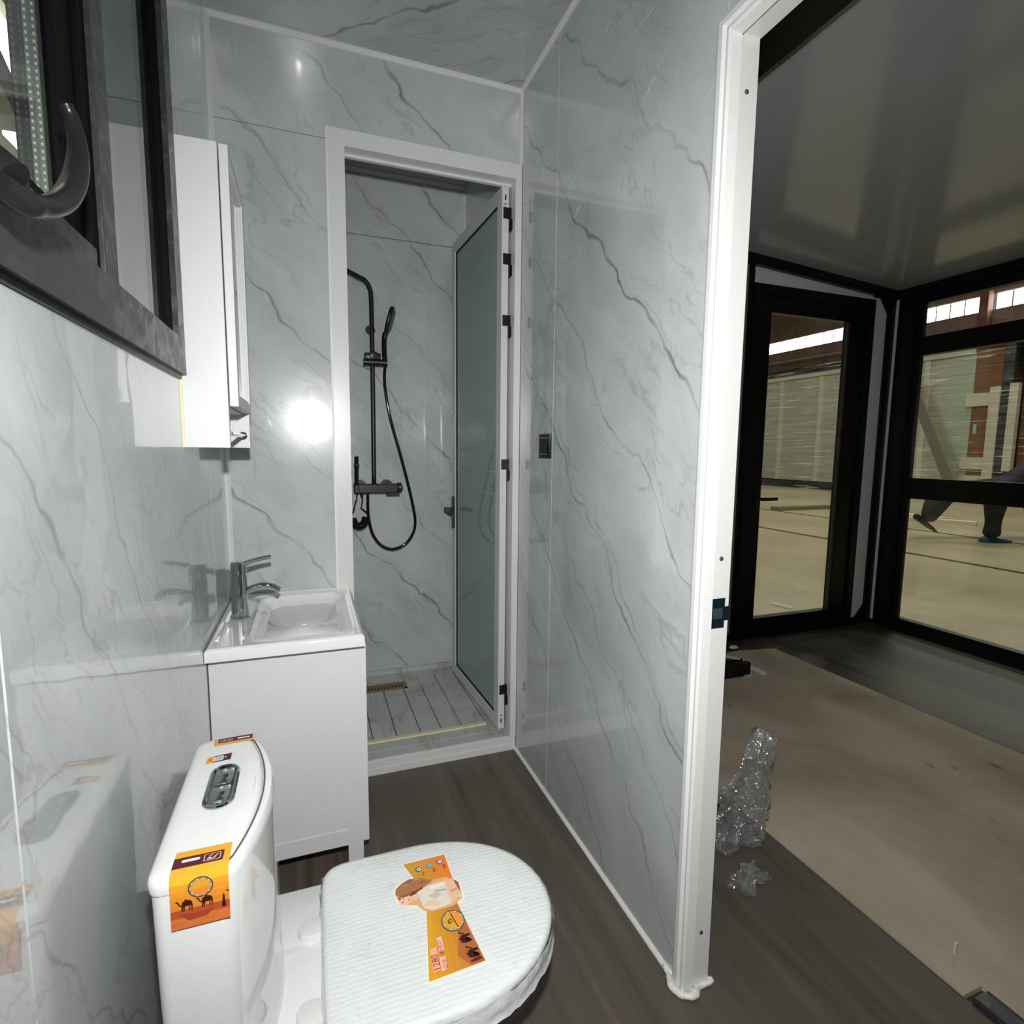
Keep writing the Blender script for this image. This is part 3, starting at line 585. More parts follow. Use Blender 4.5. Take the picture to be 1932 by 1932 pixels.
obj('sealant_bead', bx(.0, .004, CY0 - .003, CY0, CZ0, CZ1), CREAM, mc)
dz0, dz1 = 1.262, 1.788
bm = bmesh.new(); a, b = .022, .016
for y0, y1, z0, z1 in ((CY0, CY0 + a, dz0, dz1), (CY1 - a, CY1, dz0, dz1), (CY0 + a, CY1 - a, dz0, dz0 + a), (CY0 + a, CY1 - a, dz1 - a, dz1)): box(bm, .0905, .108, y0, y1, z0, z1, bev=.0015, seg=2)
box(bm, .0905, .096, CY0 + a, CY1 - a, dz0 + a, dz1 - a)
dd = obj('cabinet_door', bm, GLOSSW, mc); obj('mirror', bx(.096, .0985, CY0 + a + .001, CY1 - a - .001, dz0 + a + .001, dz1 - a - .001), MIRROR, dd)
bm = bmesh.new()
for y0, y1, z0, z1 in ((CY0 + a, CY0 + a + .006, dz0 + a, dz1 - a), (CY1 - a - .006, CY1 - a, dz0 + a, dz1 - a)): box(bm, .0985, .104, y0, y1, z0, z1)
box(bm, .0985, .104, CY0 + a, CY1 - a, dz0 + a, dz0 + a + .006); box(bm, .0985, .104, CY0 + a, CY1 - a, dz1 - a - .006, dz1 - a)
obj('mirror_bead', bm, GLOSSW, dd)
bm = bmesh.new(); cyl(bm, (.088, CY0 + .014, 1.205), (.088, CY1 - .014, 1.205), .0055, 14); rl = obj('towel_rail', bm, CHROME, mc, True, 30); rl['label'] = 'chrome towel rail under the cabinet'
obj('rail_socket', cyl(bmesh.new(), (.088, CY1 - .019, 1.205), (.088, CY1 - .014, 1.205), .010, 20), CHROME, rl, True, 30)

# ------------------------------------------------------------------ vanity, basin, tap
vc = empty('vanity_cabinet', (.18, 1.6, 0)); tag(vc, 'plain white vanity cabinet under the ceramic wash basin', 'cabinet')
VY0, VX1, VZ = 1.362, .357, .668
bm = prism(bmesh.new(), [(.002, 0), (.030, 0), (.030, .100), (.317, .100), (.317, 0), (VX1, 0), (VX1, VZ), (.002, VZ)], 1, VY0, VY0 + .016)
obj('side_panel', bm, GLOSSW, vc); obj('side_rail', bx(.030, .317, VY0 - .0025, VY0, .100, .146, bev=.001), GLOSSW, vc)
bm = prism(bmesh.new(), [(.002, 0), (.030, 0), (.030, .100), (.317, .100), (.317, 0), (VX1, 0), (VX1, VZ), (.002, VZ)], 1, D - .018, D - .002); obj('side_panel', bm, GLOSSW, vc)
obj('bottom_panel', bx(.002, VX1 - .02, VY0 + .016, D - .018, .146, .160), GLOSSW, vc); obj('back_panel', bx(.002, .008, VY0 + .016, D - .018, .146, VZ), GLOSSW, vc)
for y0, y1, yk in ((VY0 + .002, 1.598, 1.57), (1.602, D - .004, 1.63)):
    dr_ = obj('cabinet_door', bx(VX1, VX1 + .016, y0, y1, .10, VZ - .006, bev=.0015), GLOSSW, vc)
    obj('door_knob', cyl(bmesh.new(), (VX1 + .016, yk, .52), (VX1 + .032, yk, .52), .008, 16), CHROME, dr_, True, 30)

wb = empty('wash_basin', (.18, 1.58, .668)); tag(wb, 'white ceramic rectangular wash basin with a deep bowl', 'basin')
BX0, BX1, BY0, BY1, BT = .001, .367, 1.322, 1.834, .694
def bowl_sdf(x, y):
    # rounded box with a slightly wider front
    cx, cy = .216, 1.588; hx, hy, r_ = .122, .212, .045
    dx, dy = abs(x - cx) - (hx - r_), abs(y - cy) - (hy - r_)
    return math.hypot(max(dx, 0), max(dy, 0)) + min(max(dx, dy), 0) - r_
def sstep(a, b, x):
    t = max(0, min(1, (x - a) / (b - a))); return t * t * (3 - 2 * t)
def basin_z(x, y):
    d = bowl_sdf(x, y); edge = min(x - BX0, BX1 - x, y - BY0, BY1 - y)
    z = BT + .007 * (1 - sstep(.010, .024, edge)) - .006 * (1 - sstep(0, .006, edge))
    z += .0035 * math.exp(-((d - .004) / .006) ** 2)
    if d < .004:
        k = min(1, (.004 - d) / .124); z -= .060 * (1 - (1 - k) ** 1.6) + .004 * sstep(0, .08, k)
    return z
bm = bmesh.new(); nx_, ny_ = 74, 100; grid = [[bm.verts.new((BX0 + (BX1 - BX0) * i / nx_, BY0 + (BY1 - BY0) * j / ny_, basin_z(BX0 + (BX1 - BX0) * i / nx_, BY0 + (BY1 - BY0) * j / ny_))) for j in range(ny_ + 1)] for i in range(nx_ + 1)]
for i in range(nx_):
    for j in range(ny_): bm.faces.new((grid[i][j], grid[i + 1][j], grid[i + 1][j + 1], grid[i][j + 1]))
ring = [grid[i][0] for i in range(nx_ + 1)] + [grid[nx_][j] for j in range(1, ny_ + 1)] + [grid[i][ny_] for i in range(nx_ - 1, -1, -1)] + [grid[0][j] for j in range(ny_ - 1, 0, -1)]
low = [bm.verts.new((v.co.x + (.002 if v.co.x < .1 else -.002 if v.co.x > .3 else 0) * 0, v.co.y, VZ + .001)) for v in ring]; n_ = len(ring)
for i in range(n_): bm.faces.new((ring[i], ring[(i + 1) % n_], low[(i + 1) % n_], low[i]))
obj('basin_body', bm, CERAM, wb, True, 50)
# underside of the bowl
bm = bmesh.new(); loft(bm, [[(.216 + a_ * math.cos(t_ * math.pi / 12), 1.588 + b_ * math.sin(t_ * math.pi / 12), z_) for t_ in range(24)] for a_, b_, z_ in ((.128, .218, VZ + .001), (.11, .19, .635), (.07, .12, .612), (.03, .05, .600))], True); obj('bowl_underside', bm, CERAM, wb, True)
zb = basin_z(.216, 1.588)
bm = bmesh.new(); loft(bm, [[(.216 + r_ * math.cos(t_ * math.pi / 12), 1.588 + r_ * math.sin(t_ * math.pi / 12), zb + h_) for t_ in range(24)] for r_, h_ in ((.024, .0), (.024, .003), (.018, .004), (.016, .001), (.004, .001))]); obj('waste', bm, CHROME, wb, True, 40)
bm = bmesh.new(); tube(bm, smoothpath([(.012, BY1 - .002, BT + .004), (.15, BY1 - .002, BT + .005), (.33, BY1 - .002, BT + .006), (.352, BY1 - .004, BT + .006)], 6), .004, 8); obj('sealant_bead', bm, CAULK, wb, True)

tp = empty('basin_tap', (.05, 1.595, .697)); tag(tp, 'chrome single-lever tap standing on the basin by the wall', 'tap')
tx, ty, tz = .0505, 1.600, BT
def circ(x, y, z, r_, n=28): return [(x + r_ * math.cos(2 * math.pi * k / n), y + r_ * math.sin(2 * math.pi * k / n), z) for k in range(n)]
obj('tap_body', loft(bmesh.new(), [circ(tx, ty, z, r_) for z, r_ in ((tz, .0265), (tz + .006, .0265), (tz + .007, .0225), (tz + .05, .0218), (tz + .118, .0212), (tz + .124, .0205))]), CHROME, tp, True, 35)
obj('tap_cap', loft(bmesh.new(), [circ(tx, ty, z, r_) for z, r_ in ((tz + .124, .0185), (tz + .129, .0185), (tz + .130, .0210), (tz + .148, .0212), (tz + .158, .0205), (tz + .161, .017), (tz + .162, .008))]), CHROME, tp, True, 35)
bm = bmesh.new(); pp = smoothpath([(tx + .005, ty, tz + .150), (tx + .030, ty, tz + .160), (tx + .060, ty - .002, tz + .168), (tx + .085, ty - .004, tz + .172)], 5)
tube(bm, pp, [.0145, .0105], 14, .55); obj('lever', bm, CHROME, tp, True, 60)
bm = bmesh.new(); pp = smoothpath([(tx + .010, ty, tz + .070), (tx + .040, ty, tz + .086), (tx + .068, ty, tz + .090), (tx + .088, ty, tz + .084), (tx + .104, ty, tz + .072)], 6)
tube(bm, pp, [.0135, .0115], 16, .72); sp_ = obj('spout', bm, CHROME, tp, True, 50)

# ------------------------------------------------------------------ toilet
to = empty('toilet', (.35, .79, 0)); tag(to, 'white one-piece toilet with film-wrapped lid and orange stickers', 'toilet')
TY = .785
def tank_ring(z, g=0.0, half=.168, x0=.050, xe=.146, bulge=.036, n=18, rc=.018):
    """outline of the tank seen from above: flat back, rounded corners, bowed front"""
    pts = []
    hb, xb = half + g, x0 - g
    for k in range(7):   # back near corner
        a_ = math.pi * 1.5 - k * math.pi / 12; pts.append((xb + rc + rc * math.cos(a_), TY - hb + rc + rc * math.sin(a_)))
    pts = pts[::-1]
    pts = [(xb, TY + hb - rc)] ; pts = []
    for k in range(7):
        a_ = math.pi / 2 + k * math.pi / 12; pts.append((xb + rc + rc * math.cos(a_), TY + hb - rc + rc * math.sin(a_)))
    for k in range(7):
        a_ = math.pi + k * math.pi / 12; pts.append((xb + rc + rc * math.cos(a_), TY - hb + rc + rc * math.sin(a_)))
    re = .016
    fr = []
    for k in range(n + 1):
        s = -1 + 2 * k / n; fr.append((xe + g + bulge * (1 - s * s) , TY + s * (hb - re * .35)))
    fr[0] = (fr[0][0] - .004, fr[0][1]); fr[-1] = (fr[-1][0] - .004, fr[-1][1])
    pts += [(xe + g - re, TY - hb)] + fr + [(xe + g - re, TY + hb)]
    return [(x, y, z) for x, y in pts]
bm = bmesh.new(); loft(bm, [tank_ring(z, g, h_, .050, xe, b_) for z, g, h_, xe, b_ in ((.20, -.006, .160, .150, .040), (.34, -.003, .163, .148, .040), (.50, -.001, .166, .146, .036), (.640, .0, .168, .146, .035), (.650, -.001, .168, .146, .035), (.656, -.005, .168, .146, .035))])
obj('tank', bm, CERAM, to, True, 40)
bm = bmesh.new(); loft(bm, [tank_ring(z, g, .168, .050, .1295, .033) for z, g in ((.638, -.002), (.640, .002), (.652, .003), (.658, .001), (.661, -.003), (.6618, -.010))])
obj('tank_lid', bm, CERAM, to, True, 45)
TT = .6618
seam = [(x, y, .6572) for x, y, z in tank_ring(0, .0035, .168, .050, .1295, .033) if x > .128]
obj('lid_seam', tube(bmesh.new(), seam, .0013, 6), plain('seam_shadow_line', (.12, .09, .09), .6), to)
fb = bmesh.new()
def stadium(cx, cy, hx, hy, z, n=10):
    pts = []
    for k in range(n + 1): a_ = k * math.pi / n; pts.append((cx + hx * math.cos(a_), cy + (hy - hx) + hx * math.sin(a_), z))
    for k in range(n + 1): a_ = math.pi + k * math.pi / n; pts.append((cx + hx * math.cos(a_), cy - (hy - hx) + hx * math.sin(a_), z))
    return pts
BXc, BYc = .107, .795
loft(fb, [stadium(BXc, BYc, a_, b_, z) for a_, b_, z in ((.0215, .058, TT - .001), (.0215, .058, TT + .002), (.0195, .056, TT + .004), (.0160, .052, TT + .0035), (.0155, .0515, TT + .001))]); fbo = obj('flush_button', fb, CHROME, to, True, 30)
for cy, hy in ((BYc + .023, .0235), (BYc - .0265, .0235)):
    bm = bmesh.new(); box(bm, BXc - .0135, BXc + .0135, cy - hy, cy + hy, TT + .0008, TT + .0034, bev=.002); obj('button_half', bm, CHROME, fbo, True, 30)
bm = bmesh.new()
for k in range(9): box(bm, .152, .1535, .772 + k * .0042, .7745 + k * .0042, TT - .0004, TT + .00008)
obj('maker_mark', bm, plain('grey_print', (.45, .46, .46), .4), to)

# bowl: one lofted ceramic body with a deck for the seat hinges
LYC, LHW, LX0, LX1 = .800, .186, .246, .648
def egg(xa, xb, hw, z, n=48, pw=2.6, yc=LYC):
    """outline from the back (xa, squarish) to the rounded tip (xb)"""
    pts = []; xm = xa + (xb - xa) * .42
    for k in range(n):
        a_ = 2 * math.pi * k / n; c_, s_ = math.cos(a_), math.sin(a_)
        if c_ >= 0: x = xm + (xb - xm) * abs(c_) ** (2 / 2.1); y = yc + hw * math.copysign(abs(s_) ** (2 / 2.1), s_)
        else: x = xm - (xm - xa) * abs(c_) ** (2 / 9.0); y = yc + hw * math.copysign(abs(s_) ** (2 / 9.0), s_)
        pts.append((x, y, z))
    return pts
bm = bmesh.new(); loft(bm, [egg(xa, xb, hw, z) for xa, xb, hw, z in ((.075, .52, .105, 0.0), (.075, .525, .108, .03), (.072, .545, .118, .12), (.070, .585, .145, .21), (.068, .622, .170, .28), (.067, .636, .178, .305), (.067, .636, .178, .312), (.070, .632, .174, .315))])
obj('bowl', bm, CERAM, to, True, 50)
bm = bmesh.new(); loft(bm, [egg(LX0 - .004, .640, .181, .316), egg(LX0 - .004, .642, .182, .322), egg(LX0 - .004, .640, .181, .326)]); obj('seat', bm, WHITE, to, True, 40)
rings = []
for xa, xb, hw, z in ((LX0, LX1 - .003, LHW - .002, .3265), (LX0 - .002, LX1 + .001, LHW, .331), (LX0 - .002, LX1 + .001, LHW, .339), (LX0 + .001, LX1 - .003, LHW - .004, .3445), (LX0 + .008, LX1 - .012, LHW - .012, .3465), (LX0 + .06, LX1 - .07, LHW - .07, .3475), (LX0 + .12, LX1 - .14, LHW - .12, .3478)): rings.append(egg(xa, xb, hw, z, 72))
bm = loft(bmesh.new(), rings); lid = obj('lid', bm, M_LIDWRAP, to, True, 60); lid['label'] = 'white lid wrapped in wrinkled clear film'
# loose skirt of film under the lid edge
R = []
for z, g in ((.336, .0030), (.326, .0045), (.316, .004), (.306, .003), (.298, .005)):
    R.append([(x + (x - .44) / .2 * g * (1 + .9 * mnoise.noise(Vector((x * 60, y * 60, z * 90)))), y + (y - LYC) / .18 * g * (1 + .9 * mnoise.noise(Vector((x * 60, y * 60, z * 90 + 7)))), z + .004 * mnoise.noise(Vector((x * 40, y * 40, 3)))) for x, y, _ in egg(LX0 - .001, LX1, LHW, z, 120)])
bm = loft(bmesh.new(), R, False); fs = obj('film_skirt', bm, M_LIDWRAP, to, True)
for cy in (.882, .724):
    bm = bmesh.new(); loft(bm, [[(.222 + (.019 * c_ if c_ < 0 else .040 * c_) * s2_, cy - .016 + .021 * s_ * s2_, z_) for c_, s_ in [(math.cos(2 * math.pi * k / 28), math.sin(2 * math.pi * k / 28)) for k in range(28)]] for s2_, z_ in ((1.0, .314), (1.0, .322), (.93, .3255), (.75, .3265))]); obj('hinge_cap', bm, WHITE, to, True, 40)

# ---- stickers: flat print built from layered shapes
_dm = {}
def ink(rgb):
    if rgb not in _dm: _dm[rgb] = plain('ink_%d_%d_%d' % rgb, srgb(*rgb), 0.3, gscale=200)
    return _dm[rgb]
def decal(name, parent, layers, fmap, label=None):
    """layers: (polygon in sticker coordinates, rgb); each one lies a hair above the one before"""
    bm = bmesh.new(); mats = []; h = 0.0
    for poly, rgb in layers:
        mt = ink(rgb)
        if mt not in mats: mats.append(mt)
        vs = [bm.verts.new(fmap(u, v, h)) for u, v in poly]
        try:
            f = bm.faces.new(vs)
        except ValueError: continue
        f.material_index = mats.index(mt); h += 0.00004
    tri = [f for f in bm.faces if len(f.verts) > 4]
    bmesh.ops.triangulate(bm, faces=tri)
    me = bpy.data.meshes.new(name); bm.to_mesh(me); bm.free()
    for mt in mats: me.materials.append(mt)
    o = bpy.data.objects.new(name, me); C.objects.link(o); o.parent = parent
    if label: o['label'] = label
    return o
def rect(u0, v0, u1, v1): return [(u0, v0), (u1, v0), (u1, v1), (u0, v1)]
def disc(u, v, r_, n=22, ry=None): return [(u + r_ * math.cos(2 * math.pi * k / n), v + (ry or r_) * math.sin(2 * math.pi * k / n)) for k in range(n)]
def rrect(u0, v0, u1, v1, r_=.1, n=4):
    pts = []
    for cx, cy, a0 in ((u1 - r_, v1 - r_, 0), (u0 + r_, v1 - r_, 90), (u0 + r_, v0 + r_, 180), (u1 - r_, v0 + r_, 270)):
        for k in range(n + 1): a_ = math.radians(a0 + 90 * k / n); pts.append((cx + r_ * math.cos(a_), cy + r_ * math.sin(a_)))
    return pts
CAMEL = [(0.0, .78), (.10, .86), (.19, .82), (.24, .66), (.31, .50), (.36, .52), (.40, .74), (.52, .80), (.60, .96), (.70, .84), (.86, .80), (.95, .66), (.98, .40), (.95, .0), (.90, .0), (.90, .34), (.84, .44), (.83, .0), (.78, .0), (.77, .40), (.56, .38), (.50, .0), (.45, .0), (.46, .36), (.40, .0), (.35, .0), (.36, .40), (.26, .44), (.18, .60), (.12, .74)]
def camel(u, v, w, h, flip=False): return [(u + (1 - a if flip else a) * w, v + b * h) for a, b in CAMEL]
def glyph_text(body, size):
    cu = bpy.data.curves.new('t', 'FONT'); cu.body = body; cu.size = size; cu.resolution_u = 2
    o = bpy.data.objects.new('t', cu); C.objects.link(o)
    dg = bpy.context.evaluated_depsgraph_get(); me = bpy.data.meshes.new_from_object(o.evaluated_get(dg)); 
    V = [v.co.copy() for v in me.vertices]; F = [list(p.vertices) for p in me.polygons]
    bpy.data.objects.remove(o); bpy.data.curves.remove(cu); bpy.data.meshes.remove(me); return V, F
def text_mesh(name, parent, body, size, rgb, fmap, h, skew=1.0):
    try: V, F = glyph_text(body, size)
    except Exception: return None
    if not V: return None
    me = bpy.data.meshes.new(name); me.from_pydata([fmap(v.x * skew, v.y, h) for v in V], [], F); me.materials.append(ink(rgb))
    o = bpy.data.objects.new(name, me); C.objects.link(o); o.parent = parent; return o
ORANGE, AMBER, GOLD, MAROON, RUSTO, DARK = (232, 128, 44), (240, 168, 48), (206, 158, 44), (84, 28, 34), (196, 98, 46), (58, 28, 18)

# camel sticker folded over the near edge of the tank lid: v < 0 hangs on the side face
SY = TY - .171 - .0006; SX0, SX1 = .0735, .1375
def map_tank(u, v, h):
    x = SX0 + (SX1 - SX0) * u
    if v >= 0: return (x + v * .0, SY + .010 + v * .034, TT + .0006 + h) if v > .06 else (x, SY + .003 + v * .14, TT - .001 + v * .02 + h)
    return (x, SY - .0006 - h, TT - .003 + v * .0655)
L = []
n = 8
for i in range(n):      # printed desert sky, graded in bands
    t = i / n; c = tuple(int(AMBER[j] + (RUSTO[j] - AMBER[j]) * t) for j in range(3)); L.append((rect(0, -1 + (1 - t) - 1 / n + 0, 1, -1 + (1 - t)) , c))
L += [(rect(0, -.78, 1, -.62), (176, 80, 46)), ([(0, -.95), (.35, -.86), (.62, -.92), (1, -.82), (1, -.98), (0, -1)], (208, 112, 62)), ([(.12, -.70), (.4, -.74), (.75, -.70), (.6, -.84), (.3, -.86)], (156, 66, 42)),
      (camel(.08, -.66, .30, .26), DARK), (camel(.42, -.66, .30, .26), DARK), ([(.86, -.74), (.885, -.50), (.90, -.46), (.915, -.50), (.935, -.74)], (64, 24, 20)), ([(.94, -.42), (.97, -.40), (1, -.45), (1, -.47)], (110, 46, 28)),
      (disc(.52, -.235, .215, 26, .205), (66, 58, 50)), (disc(.52, -.235, .195, 26, .185), (150, 140, 120)), (disc(.52, -.235, .165, 26, .155), (216, 160, 52)), ([(.37, -.255), (.67, -.255), (.64, -.33), (.58, -.375), (.46, -.375), (.40, -.33)], (242, 130, 56))]
for k in range(10): a_ = k * math.pi / 5; L.append((disc(.52 + .18 * math.cos(a_), -.235 + .17 * math.sin(a_), .012, 6), (240, 236, 220)))
st1 = decal('camel_sticker', to, L, map_tank, 'orange desert sticker with camels folded over the tank edge')
L = [(rect(0, .0, 1, .062), AMBER)]
decal('sticker_fold', st1, L, map_tank)
L = [(rect(0, .061, 1, 1.0), (226, 164, 48)), ([(0, .10), (.86, .10), (.88, .14), (.88, .66), (0, .66)], MAROON), (rrect(.14, .38, .46, .52, .05), (238, 236, 230)), (rrect(.53, .20, .83, .58, .05), (214, 196, 186)), (rrect(.545, .22, .815, .56, .045), MAROON),
     ([(.57, .26), (.63, .42), (.69, .30), (.76, .50), (.79, .50), (.72, .26)], (200, 180, 170)), ([(.60, .46), (.70, .52), (.66, .44)], (200, 180, 170))]
decal('sticker_top', st1, L, map_tank)
def flat_map(ox, oy, ux_, uy_, vx_, vy_, z): return lambda u, v, h: (ox + u * ux_ + v * vx_, oy + u * uy_ + v * vy_, z + h)
mA = flat_map(.0735, .868, .0360, .0045, .0, .0205, TT + .0003)
decal('small_sticker', to, [(rect(0, 0, .30, 1), (238, 160, 60)), (rect(.30, 0, 1, 1), (76, 24, 36)), (rect(.30, .16, .68, .84), (224, 224, 222)), (rect(.34, .24, .64, .76), (176, 178, 180)), (rect(.74, .40, .80, .60), (230, 220, 214)), ([(.12, .3), (.16, .3), (.16, .44), (.20, .5), (.16, .56), (.16, .7), (.12, .7), (.12, .56), (.08, .5), (.12, .44)], (130, 66, 30))], mA, 'small orange and maroon sticker behind the flush button')
mB = flat_map(.0775, .924, .0620, .0030, -.002, .024, TT + .0003)
decal('edge_sticker', to, [(rrect(0, 0, 1, 1, .06), (216, 158, 84)), (rect(.10, .34, .97, .96), MAROON), (rrect(.58, .56, .90, .72, .05), (236, 234, 228)), (rrect(.15, .46, .46, .86, .05), (196, 176, 168)), (rrect(.165, .49, .445, .83, .045), MAROON), ([(.19, .56), (.26, .76), (.32, .60), (.40, .78), (.42, .56)], (176, 150, 144))], mB, 'narrow maroon and ochre sticker at the far tank edge')

# big die-cut sticker on the lid, sticker coordinates = metres on the lid
ZL = .3486
def mL(u, v, h): return (u, v, ZL + h + .0002)
def off(poly, c, s): return [(c[0] + (u - c[0]) * s, c[1] + (v - c[1]) * s) for u, v in poly]
top = [(.399, .931), (.483, .931), (.484, .835), (.428, .842)]
bot = [(.421, .806), (.476, .806), (.478, .76), (.492, .677), (.398, .672), (.416, .770)]
fig = [(.373, .858), (.376, .872), (.388, .883), (.404, .889), (.424, .884), (.444, .872), (.470, .872), (.484, .862), (.492, .850), (.490, .812), (.470, .800), (.434, .800), (.416, .806), (.408, .822), (.392, .828), (.378, .840)]
WH = (250, 240, 226)
L = [(off(top, (.45, .90), 1.045), WH), (off(bot, (.446, .74), 1.04), WH), (off(fig, (.435, .845), 1.06), WH)]
def grad(poly_l, poly_r, c0_, c1_, n=6):
    out = []
    (a0, a1), (b0, b1) = poly_l, poly_r
    for i in range(n):
        t0, t1 = i / n, (i + 1) / n; lp = lambda p, q_, t: (p[0] + (q_[0] - p[0]) * t, p[1] + (q_[1] - p[1]) * t)
        out.append(([lp(a0, b0, t0), lp(a0, b0, t1), lp(a1, b1, t1), lp(a1, b1, t0)], tuple(int(c0_[j] + (c1_[j] - c0_[j]) * (i + .5) / n) for j in range(3))))
    return out
L += grad((top[0], top[3]), (top[1], top[2]), (206, 158, 52), (238, 128, 50)) + grad(((.421, .806), (.398, .672)), ((.477, .806), (.492, .677)), (224, 168, 36), (196, 116, 56), 7)
L += [(bot[3:4] + [(.470, .676), (.452, .70), (.470, .762), (.479, .757)], (178, 104, 58))]
# figure: long hair, face, light top, folded arms
L += [(fig, (226, 178, 132)), ([(.373, .858), (.376, .872), (.388, .883), (.404, .889), (.426, .884), (.446, .872), (.432, .862), (.410, .858), (.398, .852), (.386, .852)], (172, 116, 76)), ([(.390, .852), (.408, .857), (.426, .862), (.420, .846), (.404, .842)], (120, 66, 44)), (disc(.389, .842, .0115, 20, .0125), (244, 198, 170)), ([(.379, .850), (.389, .856), (.402, .853), (.398, .849), (.386, .848)], (150, 96, 62)),
      (disc(.3865, .8455, .0014, 8), (70, 40, 34)), (disc(.3835, .8375, .0014, 8), (70, 40, 34)), (disc(.3955, .840, .0017, 8), (200, 104, 96)), ([(.400, .846), (.412, .850), (.414, .838), (.402, .834)], (240, 196, 164)),
      ([(.412, .852), (.436, .862), (.466, .862), (.474, .846), (.468, .806), (.434, .802), (.418, .812)], (226, 218, 202)), ([(.430, .836), (.446, .842), (.456, .832), (.440, .826)], (204, 194, 178)), ([(.468, .866), (.484, .860), (.488, .846), (.482, .816), (.470, .806), (.466, .830)], (234, 192, 154)), ([(.484, .860), (.492, .850), (.490, .826), (.486, .842)], (150, 100, 76)), ([(.482, .816), (.490, .812), (.488, .832)], (214, 210, 196))]
for k_i in range(5):
    u_ = .384 + k_i * .011; v_ = .872 + .010 * math.sin(k_i * 1.1)
    L += [([(u_, v_), (u_ + .010, v_ + .0045), (u_ + .017, v_ + .001), (u_ + .010, v_ + .0015)], ((204, 152, 106), (132, 80, 52), (214, 164, 118), (140, 88, 58), (196, 140, 96))[k_i])]
L += [([(.416, .812), (.424, .826), (.438, .822), (.452, .812), (.440, .808), (.426, .816)], (238, 198, 166)), ([(.436, .856), (.462, .858), (.466, .852), (.440, .850)], (244, 236, 222)), ([(.444, .846), (.466, .842), (.464, .838), (.446, .841)], (190, 176, 160)), ([(.376, .846), (.380, .856), (.384, .852), (.380, .842)], (164, 108, 70)), ([(.472, .836), (.486, .838), (.486, .834), (.473, .831)], (206, 156, 120))]
# three little round marks with captions
for cu_, cv_, c1_, c2_ in ((.4255, .9065, (70, 66, 58), (226, 222, 206)), (.4475, .9095, (110, 150, 150), (90, 190, 196)), (.4690, .9130, (120, 60, 110), (226, 200, 222))):
    L += [(disc(cu_, cv_, .0062, 16), c1_), (disc(cu_ + .0006, cv_, .0046, 16), c2_)]
L += [(disc(.4255, .9065, .0022, 10), (120, 110, 96))]
# ring badge
L += [(disc(.4605, .7680, .0205, 30, .0225), (74, 68, 60)), (disc(.4605, .7680, .0188, 30, .0208), (168, 158, 136)), (disc(.4605, .7680, .0158, 30, .0176), (222, 168, 46)), ([(.4605, .7855), (.4700, .782), (.4755, .774), (.4762, .768), (.4750, .760), (.4690, .7530), (.4655, .7510)], (244, 150, 50)), ([(.4585, .784), (.4605, .784), (.4670, .7520), (.4650, .7520)], (96, 60, 20)), ([(.4500, .768), (.4560, .774), (.4600, .7700), (.4580, .7640), (.4530, .7620)], (120, 76, 22)), ([(.4535, .768), (.4565, .771), (.4585, .768), (.4565, .7650)], (222, 168, 46))]
for k in range(8): a_ = k * math.pi / 4 + .3; L.append((disc(.4605 + .0173 * math.cos(a_), .768 + .0192 * math.sin(a_), .0012, 6), (244, 240, 228)))
# camels walking along the right edge (print turned a quarter)
def turned(poly, ou, ov, w, h): return [(ou + (1 - b) * h, ov - a * w) for a, b in poly]
L += [(turned(CAMEL, .4595, .7430, .026, .021), DARK), (turned(CAMEL, .4640, .7125, .026, .022), DARK), ([(.468, .6835), (.486, .6865), (.489, .6805), (.470, .6800)], (92, 40, 24))]
# pale backing blocks of the lettering
L += [([(.4105, .7245), (.4215, .7265), (.4195, .6835), (.4075, .6815)], (246, 176, 150)), ([(.4250, .7420), (.4340, .7430), (.4325, .7150), (.4235, .7140)], (246, 196, 176)), ([(.4220, .7050), (.4320, .7060), (.4300, .6820), (.4205, .6800)], (246, 196, 176))]
st = decal('lid_sticker', to, L, mL, 'orange die-cut advertising sticker on the lid')
hh = 0.00004 * (len(L) + 3)
def turn_map(ou, ov): return lambda a, b, h: (ou - b, ov + a, ZL + .0002 + h)
text_mesh('sticker_lettering', st, '1280', .0165, (150, 44, 34), turn_map(.4203, .6830), hh, .92)
text_mesh('sticker_lettering', st, '连体一静雅好', .0088, (176, 72, 72), turn_map(.4310, .6820), hh, 1.05)
for tx_, (cu_, cv_) in (('节水', (.4345, .8855)), ('静音', (.4560, .8885)), ('抗菌', (.4770, .8915))): text_mesh('sticker_lettering', st, tx_, .0056, (116, 70, 16), turn_map(cu_, cv_), hh)
# ------------------------------------------------------------------ the wing beyond the doorway
YE, XE = 2.576, 3.930      # end wall and glazed side wall
zc = lambda x: 2.405 - .069 * (x - 1.553)
bm = bmesh.new(); prism(bm, [(1.553, zc(1.553)), (XE, zc(XE)), (XE, zc(XE) + .06), (1.553, zc(1.553) + .06)], 1, -1.6, YE)
def ceil_mat():
    k = N('pale_gloss_ceiling'); n1 = k.noise(k.pos(), 2.0, 2); k.principled(k.mix(n1, srgb(176, 184, 186), srgb(190, 198, 199)), 0.13, 0, 0.5, k.bump(k.noise(k.scale(k.pos(), (1.5, 5, 1)), 1.0, 1), .03, .02)); return k.m
struct('ceiling_wing', bm, ceil_mat(), 'sloping pale glossy ceiling of the room beyond the doorway', 'ceiling')
struct('ceiling_beam', bx(W + .058, 1.553, -1.6, YE, 2.300, 2.46), BLACK, 'black steel roof beam above the passage', 'beam')
struct('floor_wing', bx(2.80, XE, -1.6, YE, -.06, -.002), M_WINGF, 'dark vinyl floor beside the glazed wall', 'floor')
